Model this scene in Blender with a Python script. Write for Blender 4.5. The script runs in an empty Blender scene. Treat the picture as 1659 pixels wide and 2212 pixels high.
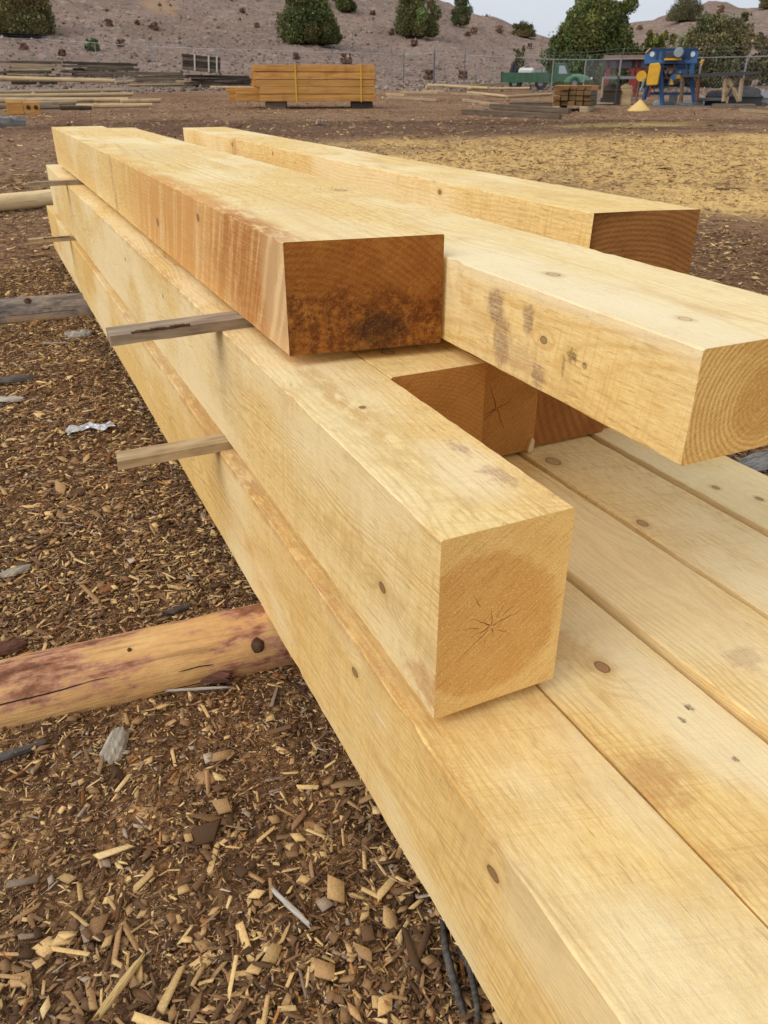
import bpy, math, random
import numpy as np
from mathutils import Vector, Matrix
random.seed(7); rng = np.random.default_rng(11)
sc = bpy.context.scene; COL = sc.collection
S = 1.1                                            # metres per calibration unit
CAMH = 1.1*S
# ------------------------------------------------------------------ camera model (1659 x 2212 px reference)
F = 1700.; TH = math.atan(931/F); PSI = math.atan2(919.5, F*math.cos(TH)+931*math.sin(TH))
fh = np.array([math.sin(PSI), math.cos(PSI), 0]); rr = np.array([math.cos(PSI), -math.sin(PSI), 0]); zz = np.array([0, 0, 1.])
ff = fh*math.cos(TH)-zz*math.sin(TH); uu = fh*math.sin(TH)+zz*math.cos(TH)
CAM = np.array([0, 0, CAMH])
def ray(px, py): return (px-829.5)*rr+(1106-py)*uu+F*ff
def onz(px, py, h):                                # hit with plane h units below the camera -> metres
    d = ray(px, py); return CAM+d*(-h*S/d[2])
def onx(px, py, x):
    d = ray(px, py); return CAM+d*(x*S/d[0])
def ony(px, py, y):
    d = ray(px, py); return CAM+d*(y*S/d[1])
def Z(h): return (1.1-h)*S

# ------------------------------------------------------------------ terrain
def und(x, y):
    return (.010*np.sin(2.1*x+.7)*np.cos(1.7*y+.3)+.007*np.sin(5.3*x+2.2*y)+.005*np.cos(7.9*y-3.1*x+1.)
            +.03*np.sin(.23*x+1.3)*np.sin(.31*y+.2)*np.clip(np.hypot(x, y)/14, 0, 1))
def zg(x, y):
    al = x*fh[0]+y*fh[1]
    return .0136*np.maximum(0, al-6)+und(x, y)
def azel(px, py):
    d = ray(px, py); return math.degrees(math.atan2(d[0], d[1])), d[2]/math.hypot(d[0], d[1])
_c1 = [azel(*p) for p in [(-900, -330), (-300, -300), (200, -230), (600, -130), (800, -60), (900, -22), (960, 4), (1000, 20), (1060, 38), (1120, 60), (1180, 82), (1240, 112), (1300, 135), (1380, 160)]]
_c2 = [azel(*p) for p in [(1240, 150), (1300, 100), (1340, 62), (1370, 48), (1430, 33), (1490, 14), (1535, 0), (1560, 4), (1600, 17), (1659, 12), (1750, -10), (2000, -60), (2600, -120)]]
def ridge(R, az, c, R0, R1):
    e = np.interp(az, [a for a, _ in c], [b for _, b in c])
    g = .0136*(R1-6)
    H = np.maximum(0, e*R1+CAMH-g)
    t = (R-R0)/(R1-R0)
    up = np.where(t < 1, np.clip(t, 0, 1)**2, 1-.6*np.clip(t-1, 0, 1)**2)
    return H*up
def hillz(x, y):
    R = np.hypot(x, y); az = np.degrees(np.arctan2(x, y))
    h = np.maximum(ridge(R, az, _c1, 50, 160), ridge(R, az, _c2, 60, 210))
    h = h*np.clip((az+75)/15, 0, 1)*np.clip((115-az)/15, 0, 1)
    n = (np.sin(.21*x+.13*y)*np.cos(.17*y-.3)+.5*np.sin(.47*x-.39*y+1)+.35*np.sin(.9*x+.2*y)*np.cos(.8*y)+.2*np.sin(2.1*x+1.9*y))
    return h + n*.32*np.clip(h/4, 0, 1)
def zt(x, y): return zg(x, y)+hillz(x, y)
def hit(px, py):
    d = ray(px, py); d = d/math.hypot(d[0], d[1]); R = .3
    while R < 400:
        p = CAM+d*R
        if p[2] < float(zt(p[0], p[1])): break
        R *= 1.004
    return CAM+d*R
class Frame:
    """local frame standing on the terrain, x to the camera's right, y away from it"""
    def __init__(s, px, py, R=None, turn=0):
        if R is None: s.o = hit(px, py)
        else:
            d = ray(px, py); d = d/math.hypot(d[0], d[1]); s.o = CAM+d*R
        s.o[2] = float(zt(s.o[0], s.o[1])); s.az = math.atan2(s.o[0], s.o[1])
        s.r = np.array([math.cos(s.az), -math.sin(s.az), 0]); s.n = np.array([math.sin(s.az), math.cos(s.az), 0])
    def uv(s, px, py, dep=0):
        d = ray(px, py); k = ((s.o+s.n*dep-CAM)@s.n)/(d@s.n); p = CAM+d*k
        return float((p-s.o)@s.r), float(p[2]-s.o[2])

# ------------------------------------------------------------------ mesh helpers
class MB:
    def __init__(s): s.v = []; s.f = []
    def add(s, vs, fs):
        k = len(s.v); s.v += [tuple(map(float, v)) for v in vs]; s.f += [tuple(i+k for i in f) for f in fs]; return s
    def box(s, x0, x1, y0, y1, z0, z1, j=0, M=None, ch=0):
        vs = [Vector((x, y, z)) for z in (z0, z1) for y in (y0, y1) for x in (x0, x1)]
        if j: vs = [v+Vector((random.uniform(-j, j), random.uniform(-j, j), random.uniform(-j, j))) for v in vs]
        if M is not None: vs = [M @ v for v in vs]
        return s.add(vs, [(0, 2, 3, 1), (4, 5, 7, 6), (0, 1, 5, 4), (2, 6, 7, 3), (0, 4, 6, 2), (1, 3, 7, 5)])
    def tube(s, pts, rad, n=10, caps=True, wob=0):
        pts = [Vector(p) for p in pts]; rad = rad if isinstance(rad, (list, tuple)) else [rad]*len(pts)
        vs = []
        for i, p in enumerate(pts):
            t = (pts[min(i+1, len(pts)-1)]-pts[max(i-1, 0)]).normalized()
            a = Vector((0, 0, 1)) if abs(t.z) < .9 else Vector((1, 0, 0))
            b = t.cross(a).normalized(); c = t.cross(b)
            for k in range(n):
                an = 2*math.pi*k/n; r = rad[i]*(1+random.uniform(-wob, wob))
                vs.append(p+(b*math.cos(an)+c*math.sin(an))*r)
        fs = [(i*n+k, i*n+(k+1) % n, (i+1)*n+(k+1) % n, (i+1)*n+k) for i in range(len(pts)-1) for k in range(n)]
        if caps: fs += [tuple(range(n))[::-1], tuple((len(pts)-1)*n+k for k in range(n))]
        return s.add(vs, fs)
    def prism(s, poly, y0, y1):                    # polygon in xz extruded in y
        n = len(poly)
        vs = [(x, y0, z) for x, z in poly]+[(x, y1, z) for x, z in poly]
        return s.add(vs, [tuple(range(n)), tuple(range(2*n-1, n-1, -1))]+[(i, n+i, n+(i+1) % n, (i+1) % n) for i in range(n)])
    def build(s, name, mat, parent=None, smooth=False, loc=None, bevel=0):
        me = bpy.data.meshes.new(name); me.from_pydata(s.v, [], s.f); me.validate()
        import bmesh
        bm = bmesh.new(); bm.from_mesh(me); bmesh.ops.recalc_face_normals(bm, faces=bm.faces)
        if bevel: bmesh.ops.bevel(bm, geom=list(bm.edges), offset=bevel, segments=1, affect='EDGES', profile=.5)
        bm.to_mesh(me); bm.free()
        if smooth: me.polygons.foreach_set('use_smooth', [True]*len(me.polygons))
        o = bpy.data.objects.new(name, me); COL.objects.link(o); me.materials.append(mat)
        if parent: o.parent = parent
        if loc is not None: o.location = loc
        return o
def np_mesh(name, V, Fq, mat, cols=None, smooth=False):
    me = bpy.data.meshes.new(name); nv = len(V); nf = len(Fq); k = Fq.shape[1]
    me.vertices.add(nv); me.vertices.foreach_set('co', V.astype(np.float32).ravel())
    me.loops.add(nf*k); me.loops.foreach_set('vertex_index', Fq.astype(np.int32).ravel())
    me.polygons.add(nf); me.polygons.foreach_set('loop_start', np.arange(0, nf*k, k, dtype=np.int32))
    me.update(calc_edges=True)
    if smooth: me.polygons.foreach_set('use_smooth', np.ones(nf, dtype=bool))
    if cols is not None:
        a = me.attributes.new('tone', 'FLOAT_COLOR', 'FACE'); a.data.foreach_set('color', cols.astype(np.float32).ravel())
    o = bpy.data.objects.new(name, me); COL.objects.link(o); me.materials.append(mat); return o
def tag(o, label=None, cat=None, group=None, kind=None):
    if label: o['label'] = label
    if cat: o['category'] = cat
    if group: o['group'] = group
    if kind: o['kind'] = kind
    return o
def empty(name, loc, rz=0):
    o = bpy.data.objects.new(name, None); COL.objects.link(o); o.location = loc; o.rotation_euler = (0, 0, rz); o.empty_display_size = .1; return o

# ------------------------------------------------------------------ node helpers
class NT:
    def __init__(s, name, rough=.75, spec=.25):
        s.m = bpy.data.materials.new(name); s.m.use_nodes = True; s.t = s.m.node_tree
        s.b = s.t.nodes['Principled BSDF']; s.b.inputs['Roughness'].default_value = rough
        s.b.inputs['Specular IOR Level'].default_value = spec
    def n(s, t, **k):
        o = s.t.nodes.new(t)
        for a, b in k.items(): setattr(o, a, b)
        return o
    def put(s, sock, v):
        if isinstance(v, bpy.types.NodeSocket): s.t.links.new(v, sock)
        elif v is not None:
            if hasattr(sock.default_value, '__len__') and not hasattr(v, '__len__'): v = (v,)*len(sock.default_value)
            if hasattr(sock.default_value, '__len__') and len(sock.default_value) == 4 and len(v) == 3: v = (*v, 1)
            sock.default_value = v
    def ma(s, op, a, b=None, c=None):
        o = s.n('ShaderNodeMath', operation=op)
        for i, v in enumerate((a, b, c)): s.put(o.inputs[i], v)
        return o.outputs[0]
    def ve(s, op, a, b=None, sc=None):
        o = s.n('ShaderNodeVectorMath', operation=op); s.put(o.inputs[0], a); s.put(o.inputs[1], b)
        if sc is not None: s.put(o.inputs['Scale'], sc)
        return o.outputs['Value'] if op in ('LENGTH', 'DISTANCE', 'DOT_PRODUCT') else o.outputs[0]
    def noise(s, vec, scale, det=3, rough=.55, dist=0, out=0):
        o = s.n('ShaderNodeTexNoise'); s.put(o.inputs['Vector'], vec); o.inputs['Scale'].default_value = scale
        o.inputs['Detail'].default_value = det; o.inputs['Roughness'].default_value = rough; o.inputs['Distortion'].default_value = dist
        return o.outputs[out]
    def vor(s, vec, scale, feat='F1', out='Color', rnd=1):
        o = s.n('ShaderNodeTexVoronoi', feature=feat); s.put(o.inputs['Vector'], vec); o.inputs['Scale'].default_value = scale
        o.inputs['Randomness'].default_value = rnd; return o.outputs[out]
    def mr(s, v, a, b, c=0., d=1.):
        o = s.n('ShaderNodeMapRange'); o.interpolation_type = 'SMOOTHSTEP'; s.put(o.inputs[0], v)
        for i, k in enumerate((a, b, c, d)): s.put(o.inputs[i+1], k)
        return o.outputs[0]
    def mix(s, f, a, b, mode='MIX'):
        o = s.n('ShaderNodeMix', data_type='RGBA', blend_type=mode); s.put(o.inputs[0], f); s.put(o.inputs[6], a); s.put(o.inputs[7], b); return o.outputs[2]
    def coord(s, k='Object'): return s.n('ShaderNodeTexCoord').outputs[k]
    def xyz(s, v):
        o = s.n('ShaderNodeSeparateXYZ'); s.put(o.inputs[0], v); return o.outputs
    def vec(s, x, y, z):
        o = s.n('ShaderNodeCombineXYZ')
        for i, k in enumerate((x, y, z)): s.put(o.inputs[i], k)
        return o.outputs[0]
    def ramp(s, f, st):
        o = s.n('ShaderNodeValToRGB'); s.put(o.inputs[0], f); e = o.color_ramp.elements
        while len(e) < len(st): e.new(.5)
        for k, (p, c) in enumerate(st): e[k].position = p; e[k].color = (*c, 1)
        return o.outputs[0]
    def bump(s, h, dist, strength=1, nrm=None):
        o = s.n('ShaderNodeBump'); o.inputs['Distance'].default_value = dist; o.inputs['Strength'].default_value = strength
        s.put(o.inputs['Height'], h)
        if nrm is not None: s.t.links.new(nrm, o.inputs['Normal'])
        return o.outputs[0]
    def fin(s, col, nrm=None, rough=None):
        s.put(s.b.inputs['Base Color'], col)
        if nrm is not None: s.t.links.new(nrm, s.b.inputs['Normal'])
        if rough is not None: s.put(s.b.inputs['Roughness'], rough)
        return s.m

def spot(n, P, c, r, soft=.3, rag=.5, rs=60, nz=None):
    """soft-edged ragged ellipsoid mask"""
    d = n.ve('LENGTH', n.ve('DIVIDE', n.ve('SUBTRACT', P, c), r))
    if rag:
        d = n.ma('ADD', d, n.ma('MULTIPLY', n.ma('SUBTRACT', n.noise(P, rs, 3), .5), rag*2))
    return n.mr(d, 1+soft, 1-soft)

LIGHT = (.91, .71, .350); GRAIN = (.66, .41, .145); STAIN = (.50, .24, .06)
def wood(name, pith=(0, 0), ring=.0055, light=LIGHT, grain=GRAIN, seed=0, gcon=.75, knots=(), stains=(), cracks=(),
         end=(.60, .37, .13), end2=(.42, .22, .06), heart=None, heartcol=(.46, .22, .06), endrough=.0012, patch=.5, crossmark=.55, endrag=False, endcon=.5, speck=.5):
    n = NT(name, .8, .18)
    P = n.coord(); x, y, z = n.xyz(P)
    sh = n.ve('ADD', P, (seed*3.17, seed*1.71, seed*.93))
    wob = n.noise(n.ve('MULTIPLY', sh, (.6, .55, .6)), 1.6, 2, out=1)
    w = n.xyz(n.ve('SUBTRACT', wob, (.5, .5, .5)))
    fine = n.noise(n.ve('MULTIPLY', sh, (1, .12, 1)), 26, 3)
    dx = n.ma('ADD', n.ma('SUBTRACT', x, pith[0]), n.ma('MULTIPLY', w[0], .10))
    dz = n.ma('ADD', n.ma('SUBTRACT', z, pith[1]), n.ma('MULTIPLY', w[1], .10))
    r = n.ma('SQRT', n.ma('ADD', n.ma('MULTIPLY', dx, dx), n.ma('MULTIPLY', dz, dz)))
    r = n.ma('ADD', r, n.ma('MULTIPLY', n.ma('SUBTRACT', fine, .5), .006))
    for (c, rad, *_k) in knots:
        m = spot(n, P, c, (max(rad*2.6, .004), rad*5, max(rad*2.6, .004)), .9, 0)
        r = n.ma('ADD', r, n.ma('MULTIPLY', m, rad*1.5))
    ph = n.ma('MULTIPLY', r, 2*math.pi/ring)
    s1 = n.ma('MULTIPLY', n.ma('ADD', n.ma('SINE', ph), 1), .5)
    late = n.ma('POWER', s1, 3.)
    vary = n.noise(n.vec(r, 0, n.ma('MULTIPLY', y, .02)), 38, 2)                      # ring to ring strength
    late = n.ma('MULTIPLY', late, n.mr(vary, .35, .7, .25, 1))
    # -------- long faces
    fib = n.noise(n.ve('MULTIPLY', sh, (1, .035, 1)), 330, 3, .6)
    big = n.noise(n.ve('MULTIPLY', sh, (1, .22, 1)), 5.5, 4, .6)
    big2 = n.noise(n.ve('MULTIPLY', sh, (1, .5, 1)), 2.2, 3, .6)
    spk = n.noise(n.ve('MULTIPLY', sh, (1, .4, 1)), 420, 2, .7)
    col = n.mix(n.ma('MULTIPLY', late, gcon), light, grain)
    col = n.mix(n.mr(fib, .42, .72, 0, .42), col, grain)
    col = n.mix(n.mr(big2, .40, .72, 0, .5), col, tuple(a*b for a, b in zip(light, (.92, .80, .56))))
    pm = n.ma('MULTIPLY', n.mr(big, .50, .68), n.mr(spk, .40, .60, .15, 1))
    col = n.mix(n.ma('MULTIPLY', pm, patch), col, (.66, .37, .10))
    # saw kerf across the grain, slanted
    ks = n.ma('ADD', n.ma('ADD', y, n.ma('MULTIPLY', x, .32)), n.ma('MULTIPLY', z, .13))
    kerf = n.noise(n.vec(n.ma('MULTIPLY', x, 1.5), n.ma('MULTIPLY', ks, 60), n.ma('MULTIPLY', z, 1.5)), 3.2, 3, .65)
    kerf2 = n.noise(n.vec(n.ma('MULTIPLY', x, 3), n.ma('MULTIPLY', ks, 18), n.ma('MULTIPLY', z, 3)), 1.3, 2, .6)
    km = n.ma('MULTIPLY', n.mr(kerf, .5, .72), n.mr(big2, .35, .6, .3, 1))
    col = n.mix(n.ma('MULTIPLY', km, crossmark), col, grain)
    col = n.mix(n.mr(kerf2, .52, .75, 0, crossmark*.55), col, (.63, .43, .19))
    pore = n.mr(n.noise(n.ve('MULTIPLY', sh, (1, .1, 1)), 190, 2, .5), .60, .70)
    col = n.mix(n.ma('MULTIPLY', pore, speck*.9), col, (.44, .25, .09))
    hair = n.mr(n.noise(n.ve('MULTIPLY', sh, (1, .018, 1)), 260, 2, .5), .60, .66); col = n.mix(n.ma('MULTIPLY', hair, .28), col, (.50, .29, .10))
    fleck = n.mr(n.noise(n.ve('MULTIPLY', sh, (1, .35, 1)), 75, 3, .6), .69, .77)
    col = n.mix(n.ma('MULTIPLY', fleck, .6), col, (.30, .19, .09))
    grit = n.noise(n.ve('MULTIPLY', sh, (1, .22, 1)), 230, 3, .65); gr2 = n.noise(n.ve('MULTIPLY', sh, (1, .30, 1)), 95, 3, .6)
    col = n.mix(n.mr(grit, .60, .38, 0, .42), col, n.mix(1.0, col, (.83, .72, .52), 'MULTIPLY')); col = n.mix(n.mr(gr2, .54, .70, 0, .38), col, n.mix(1.0, col, (.87, .74, .53), 'MULTIPLY'))
    col = n.mix(n.mr(big2, .52, .36, 0, .45), col, (.96, .83, .53))
    for (c, rad, scol, st, rag, rs) in stains:
        m = spot(n, P, c, rad, .5 if rs < 25 else .35, rag*1.3, rs)
        if st < 0:   # streaky stain: broken by slanted streaks
            st = -st; sk = n.noise(n.vec(n.ma('MULTIPLY', x, 3), n.ma('ADD', n.ma('MULTIPLY', y, 1), n.ma('MULTIPLY', z, .55)), n.ma('MULTIPLY', z, .10)), 15, 5, .7)
            m = n.ma('MULTIPLY', m, n.mr(sk, .38, .56))
        m = n.ma('MULTIPLY', m, n.mr(spk, .38, .60, .60, 1)); m = n.ma('MULTIPLY', m, n.mr(fib, .36, .60, .65, 1))
        col = n.mix(n.ma('MULTIPLY', m, st), col, scol)
    for (c, rad, kc) in knots:
        ell = (max(rad*1.0, .006), rad*1.45, max(rad*1.0, .006))
        halo = spot(n, P, c, tuple(a*1.7 for a in ell), .45, .15)
        col = n.mix(n.ma('MULTIPLY', halo, .45), col, (.55, .33, .12))
        k0 = spot(n, P, c, ell, .10, .12)
        kd = n.ve('LENGTH', n.ve('DIVIDE', n.ve('SUBTRACT', P, c), ell))
        kr = n.ma('MULTIPLY', n.ma('ADD', n.ma('SINE', n.ma('MULTIPLY', kd, 18)), 1), .5)
        kcol = n.mix(n.ma('MULTIPLY', kr, .5), kc, tuple(a*.6 for a in kc))
        rim = n.mr(kd, .72, 1.0)
        kcol = n.mix(n.ma('MULTIPLY', rim, .75), kcol, (.10, .055, .025))
        col = n.mix(k0, col, kcol)
    # -------- end grain
    e = n.mix(n.ma('MULTIPLY', s1, endcon), end, end2)
    eb = n.noise(n.ve('MULTIPLY', sh, (1, .1, 1)), 11, 4, .6)
    e = n.mix(n.mr(eb, .40, .72, 0, .6), e, end2)
    if heart is not None:
        hm = n.mr(n.ma('ADD', r, n.ma('ADD', n.ma('MULTIPLY', n.ma('SUBTRACT', eb, .5), .05), n.ma('MULTIPLY', n.ma('SUBTRACT', n.noise(sh, 90, 3), .5), .02))), heart+.009, heart-.009)
        e = n.mix(n.ma('MULTIPLY', hm, .68), e, heartcol)
    if endrag:
        rg = n.noise(sh, 46, 6, .75); band = n.mr(n.ma('ADD', z, n.ma('MULTIPLY', n.ma('SUBTRACT', eb, .5), .25)), .04, -.01)
        amb = n.mr(n.noise(sh, 13, 3, .6), .50, .66); e = n.mix(n.ma('MULTIPLY', amb, .35), e, (.60, .27, .05)); chipn = n.mr(n.noise(sh, 190, 3, .7), .58, .70); e = n.mix(n.ma('MULTIPLY', chipn, n.ma('MULTIPLY', band, .55)), e, (.60, .30, .12))
        e = n.mix(n.ma('MULTIPLY', n.mr(rg, .40, .58), n.ma('MULTIPLY', band, .85)), e, (.13, .036, .008))
        blk = spot(n, P, endrag, (.05, .2, .035), .6, .9, 45); e = n.mix(n.ma('MULTIPLY', blk, .7), e, (.035, .02, .012))
    swv = n.noise(n.vec(n.ma('MULTIPLY', n.ma('ADD', x, n.ma('MULTIPLY', z, .75)), 16), n.ma('MULTIPLY', n.ma('SUBTRACT', z, n.ma('MULTIPLY', x, .75)), 260), seed), 1.0, 3, .65)
    e = n.mix(n.mr(swv, .48, .68, 0, .45), e, n.mix(1.0, e, (.62, .48, .34), 'MULTIPLY')); e = n.mix(n.mr(swv, .44, .30, 0, .35), e, tuple(min(1, a*1.25) for a in end))
    sp2 = n.noise(sh, 380, 3, .7)
    e = n.mix(n.mr(sp2, .55, .7, 0, .6), e, tuple(min(1, a*1.5) for a in end))
    e = n.mix(n.mr(sp2, .45, .30, 0, .5), e, tuple(a*.45 for a in end2))
    for (a, r0, r1, wd) in cracks:
        wv = n.noise(sh, 70, 2, out=1); wq = n.xyz(n.ve('SUBTRACT', wv, (.5, .5, .5)))
        cx = n.ma('ADD', n.ma('SUBTRACT', x, pith[0]), n.ma('MULTIPLY', wq[0], .008)); cz = n.ma('ADD', n.ma('SUBTRACT', z, pith[1]), n.ma('MULTIPLY', wq[2], .008))
        al = n.ma('ADD', n.ma('MULTIPLY', cx, math.cos(a)), n.ma('MULTIPLY', cz, math.sin(a)))
        ac = n.ma('ABSOLUTE', n.ma('SUBTRACT', n.ma('MULTIPLY', cz, math.cos(a)), n.ma('MULTIPLY', cx, math.sin(a))))
        taper = n.mr(al, r0, r1, wd*1.5, wd*.35)
        inr = n.ma('MULTIPLY', n.ma('GREATER_THAN', al, r0), n.ma('LESS_THAN', al, r1))
        m = n.ma('MULTIPLY', n.mr(n.ma('DIVIDE', ac, taper), 1.3, .6), inr)
        e = n.mix(m, e, (.22, .065, .02))
    nn = n.n('ShaderNodeNewGeometry').outputs['Normal']
    tn = n.n('ShaderNodeVectorTransform', vector_type='NORMAL', convert_from='WORLD', convert_to='OBJECT'); n.t.links.new(nn, tn.inputs[0])
    ny = n.ma('ABSOLUTE', n.xyz(tn.outputs[0])[1]); em = n.mr(ny, .6, .8)
    fc = n.mix(em, col, e)
    # -------- relief
    hl = n.ma('ADD', n.ma('MULTIPLY', kerf, .45), n.ma('ADD', n.ma('MULTIPLY', fib, .4), n.ma('MULTIPLY', spk, .45)))
    he = n.ma('MULTIPLY', n.ma('ADD', n.ma('MULTIPLY', n.noise(sh, 300, 3, .7), 1.), n.ma('MULTIPLY', eb, .6)), endrough/.0012)
    if endrag: he = n.ma('ADD', he, n.ma('MULTIPLY', rg, 7.))
    hh = n.n('ShaderNodeMix'); n.put(hh.inputs[0], em); n.put(hh.inputs[2], hl); n.put(hh.inputs[3], he)
    return n.fin(fc, n.bump(hh.outputs[0], .0016, 1))

# ------------------------------------------------------------------ beams of the main pile
def beam_mesh(name, W, L, H, mat, loc, nearskew=0, bow=.003, seg=70, ch=.0022, rag=.0004, seed=1, parent=None, extra=None, wane=None):
    """W x, L y, H z, centred on its own origin; near end is -y"""
    rs = np.random.default_rng(seed); hw, hh = W/2, H/2
    prof = [(-hw, -hh+ch), (-hw, 0), (-hw, hh-ch), (-hw+ch, hh), (0, hh), (hw-ch, hh), (hw, hh-ch), (hw, 0), (hw, -hh+ch), (hw-ch, -hh), (0, -hh), (-hw+ch, -hh)]
    N = len(prof); ys = np.linspace(-L/2, L/2, seg*3 if L > 2 else seg)
    vs = []; ph = rs.uniform(0, 6, 4)
    jit = rs.normal(0, rag, (len(ys), N, 2)); jit[:, [1, 4, 7, 10]] = 0
    for k, (ax, sg) in {2: (0, 1), 3: (1, -1), 0: (0, 1), 5: (1, -1)}.items():
        d_ = rs.random(len(ys)) < .035; jit[d_, k, ax] += sg*rs.uniform(.0015, .0045, d_.sum())
    for i, yv in enumerate(ys):
        bx = bow*math.sin(yv*1.1+ph[0]); bz = bow*.5*math.sin(yv*.9+ph[1])
        for k, (px, pz) in enumerate(prof):
            sk = nearskew*(px/W) if i == 0 else (nearskew*(px/W)*.0)
            wx = 0
            if wane and k in (2, 3): wx = wane*max(0, math.sin(yv*7+ph[2])*math.sin(yv*2.3+ph[3]))**2
            vs.append((px+bx+jit[i, k, 0]+(wx if k == 2 else wx*.6), yv+sk, pz+bz+jit[i, k, 1]-(wx*.4)))
    fs = [(i*N+k, i*N+(k+1) % N, (i+1)*N+(k+1) % N, (i+1)*N+k) for i in range(len(ys)-1) for k in range(N)]
    fs += [tuple(range(N)), tuple((len(ys)-1)*N+k for k in range(N))[::-1]]
    m = MB(); m.add(vs, fs)
    if extra: extra(m)
    return m.build(name, mat, parent, loc=loc)
BOX = {}
def beam(x0, x1, y0, y1, h0, h1, **kw):
    """in calibration units; h = depth below the camera (h0 top, h1 bottom). returns (size, loc)"""
    return ((x1-x0)*S, (y1-y0)*S, (h1-h0)*S), np.array([(x0+x1)/2*S, (y0+y1)/2*S, (Z(h0)+Z(h1))/2])
def loc_on(b, face, px, py):
    (W, L, H), c = b
    if face == 'top': p = CAM+ray(px, py)*((c[2]+H/2-CAMH)/ray(px, py)[2])
    elif face == 'left': d = ray(px, py); p = CAM+d*((c[0]-W/2)/d[0])
    else: d = ray(px, py); p = CAM+d*((c[1]-L/2)/d[1])
    return tuple(float(v) for v in (p-c))
KN = (.32, .19, .07); KR = (.42, .19, .08)
GP = 'big sawn timbers of the main pile'
def mkbeam(b, mat, label, seed, **kw):
    (W, L, H), c = b
    o = beam_mesh('sawn_timber', W, L, H, mat, c, seed=seed, **kw); return tag(o, label, 'timber', GP)

# top layer
B = beam(.433, .716, 1.278, 5.43, .234, .428)
orange = (.56, .195, .035)
mB = wood('timber_wide_block', pith=(-.14, -.24), ring=.0125, seed=1, patch=.5, end=(.47, .175, .032), end2=(.27, .08, .012), endrough=.0026, endrag=loc_on(B, 'end', 820, 705), endcon=.45,
          stains=[(loc_on(B, 'left', 450, 560), (.05, .80, .18), (.70, .38, .13), .75, .35, 8), (loc_on(B, 'left', 520, 610), (.05, .22, .09), (.50, .20, .05), .7, .5, 16), (loc_on(B, 'left', 455, 560), (.05, .95, .2), orange, -1.0, .3, 6), (loc_on(B, 'left', 400, 520), (.05, 1.1, .2), (.70, .38, .12), -.75, .3, 7),
                  (loc_on(B, 'left', 550, 585), (.05, .30, .14), (.36, .135, .03), -.9, .5, 14), (loc_on(B, 'left', 245, 400), (.03, .035, .16), (.35, .2, .1), -.7, .3, 30),
                  (loc_on(B, 'top', 660, 470), (.07, .30, .02), (.86, .70, .42), .5, .4, 8), (loc_on(B, 'top', 330, 330), (.12, .4, .02), (.72, .56, .30), .6, .5, 8), (loc_on(B, 'left', 605, 640), (.03, .10, .2), (.80, .62, .36), .5, .4, 9)],
          knots=[(loc_on(B, 'left', 430, 470), .010, KR), (loc_on(B, 'left', 342, 480), .012, KR)])
mkbeam(B, mB, 'top left timber of the pile, with orange-streaked side and dark rough brown end', 3, nearskew=-.045, rag=.0004)
C = beam(.722, 1.006, .652, 6.12, .2765, .427)
purple = (.22, .12, .10)
pc = loc_on(C, 'end', 1668, 850)
mC = wood('timber_flat_bright', pith=(pc[0], pc[2]), endcon=.9, ring=.0085, seed=2, patch=.35, end=(.88, .58, .22), end2=(.62, .34, .09), heart=.062, heartcol=(.60, .31, .09),
          stains=[(loc_on(C, 'left', 1070, 660), (.03, .024, .032), purple, .8, .5, 50), (loc_on(C, 'left', 1082, 735), (.03, .026, .045), purple, .72, .6, 55), (loc_on(C, 'left', 1140, 690), (.03, .016, .024), purple, .75, .7, 70),
                  (loc_on(C, 'left', 1160, 815), (.03, .018, .022), purple, .62, .8, 70), (loc_on(C, 'left', 1120, 770), (.03, .06, .03), (.35, .22, .15), .4, .9, 60),
                  (loc_on(C, 'left', 1235, 770), (.03, .011, .010), (.10, .05, .02), .85, .9, 160), (loc_on(C, 'left', 1262, 790), (.03, .006, .006), (.08, .04, .02), .9, .6, 160), (loc_on(C, 'left', 1215, 790), (.03, .004, .016), (.15, .08, .04), .7, .9, 160),
                  (loc_on(C, 'top', 1130, 590), (.11, .30, .02), (.90, .77, .52), .75, .25, 6), (loc_on(C, 'top', 1400, 690), (.09, .28, .02), (.90, .77, .52), .75, .3, 6),
                  (loc_on(C, 'top', 1150, 540), (.05, .35, .02), (.78, .58, .24), -.7, .5, 9)],
          knots=[(loc_on(C, 'left', 1173, 735), .007, (.40, .26, .10)), (loc_on(C, 'top', 1195, 594), .011, (.62, .48, .27)), (loc_on(C, 'top', 735, 412), .018, (.62, .42, .20)), (loc_on(C, 'top', 1480, 690), .008, (.76, .56, .32))])
mkbeam(C, mC, 'flat pale timber on top with purple-brown stains on its side, reaching furthest right', 4, nearskew=0, rag=.0004)
D = beam(1.175, 1.432, 1.41, 5.34, .25, .429)
mD = wood('timber_back', pith=(-.03, -.30), ring=.012, seed=3, patch=.3, end=(.34, .155, .045), end2=(.17, .062, .016), endcon=.6,
          knots=[(loc_on(D, 'left', 950, 415), .008, KR), (loc_on(D, 'left', 502, 312), .010, KR), (loc_on(D, 'left', 590, 332), .008, KR)],
          stains=[(loc_on(D, 'left', 505, 312), (.03, .05, .10), (.55, .30, .13), -.8, .4, 30)])
mkbeam(D, mD, 'pale timber lying apart at the back right of the pile, dark brown ringed end', 5, nearskew=-.07)
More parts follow.
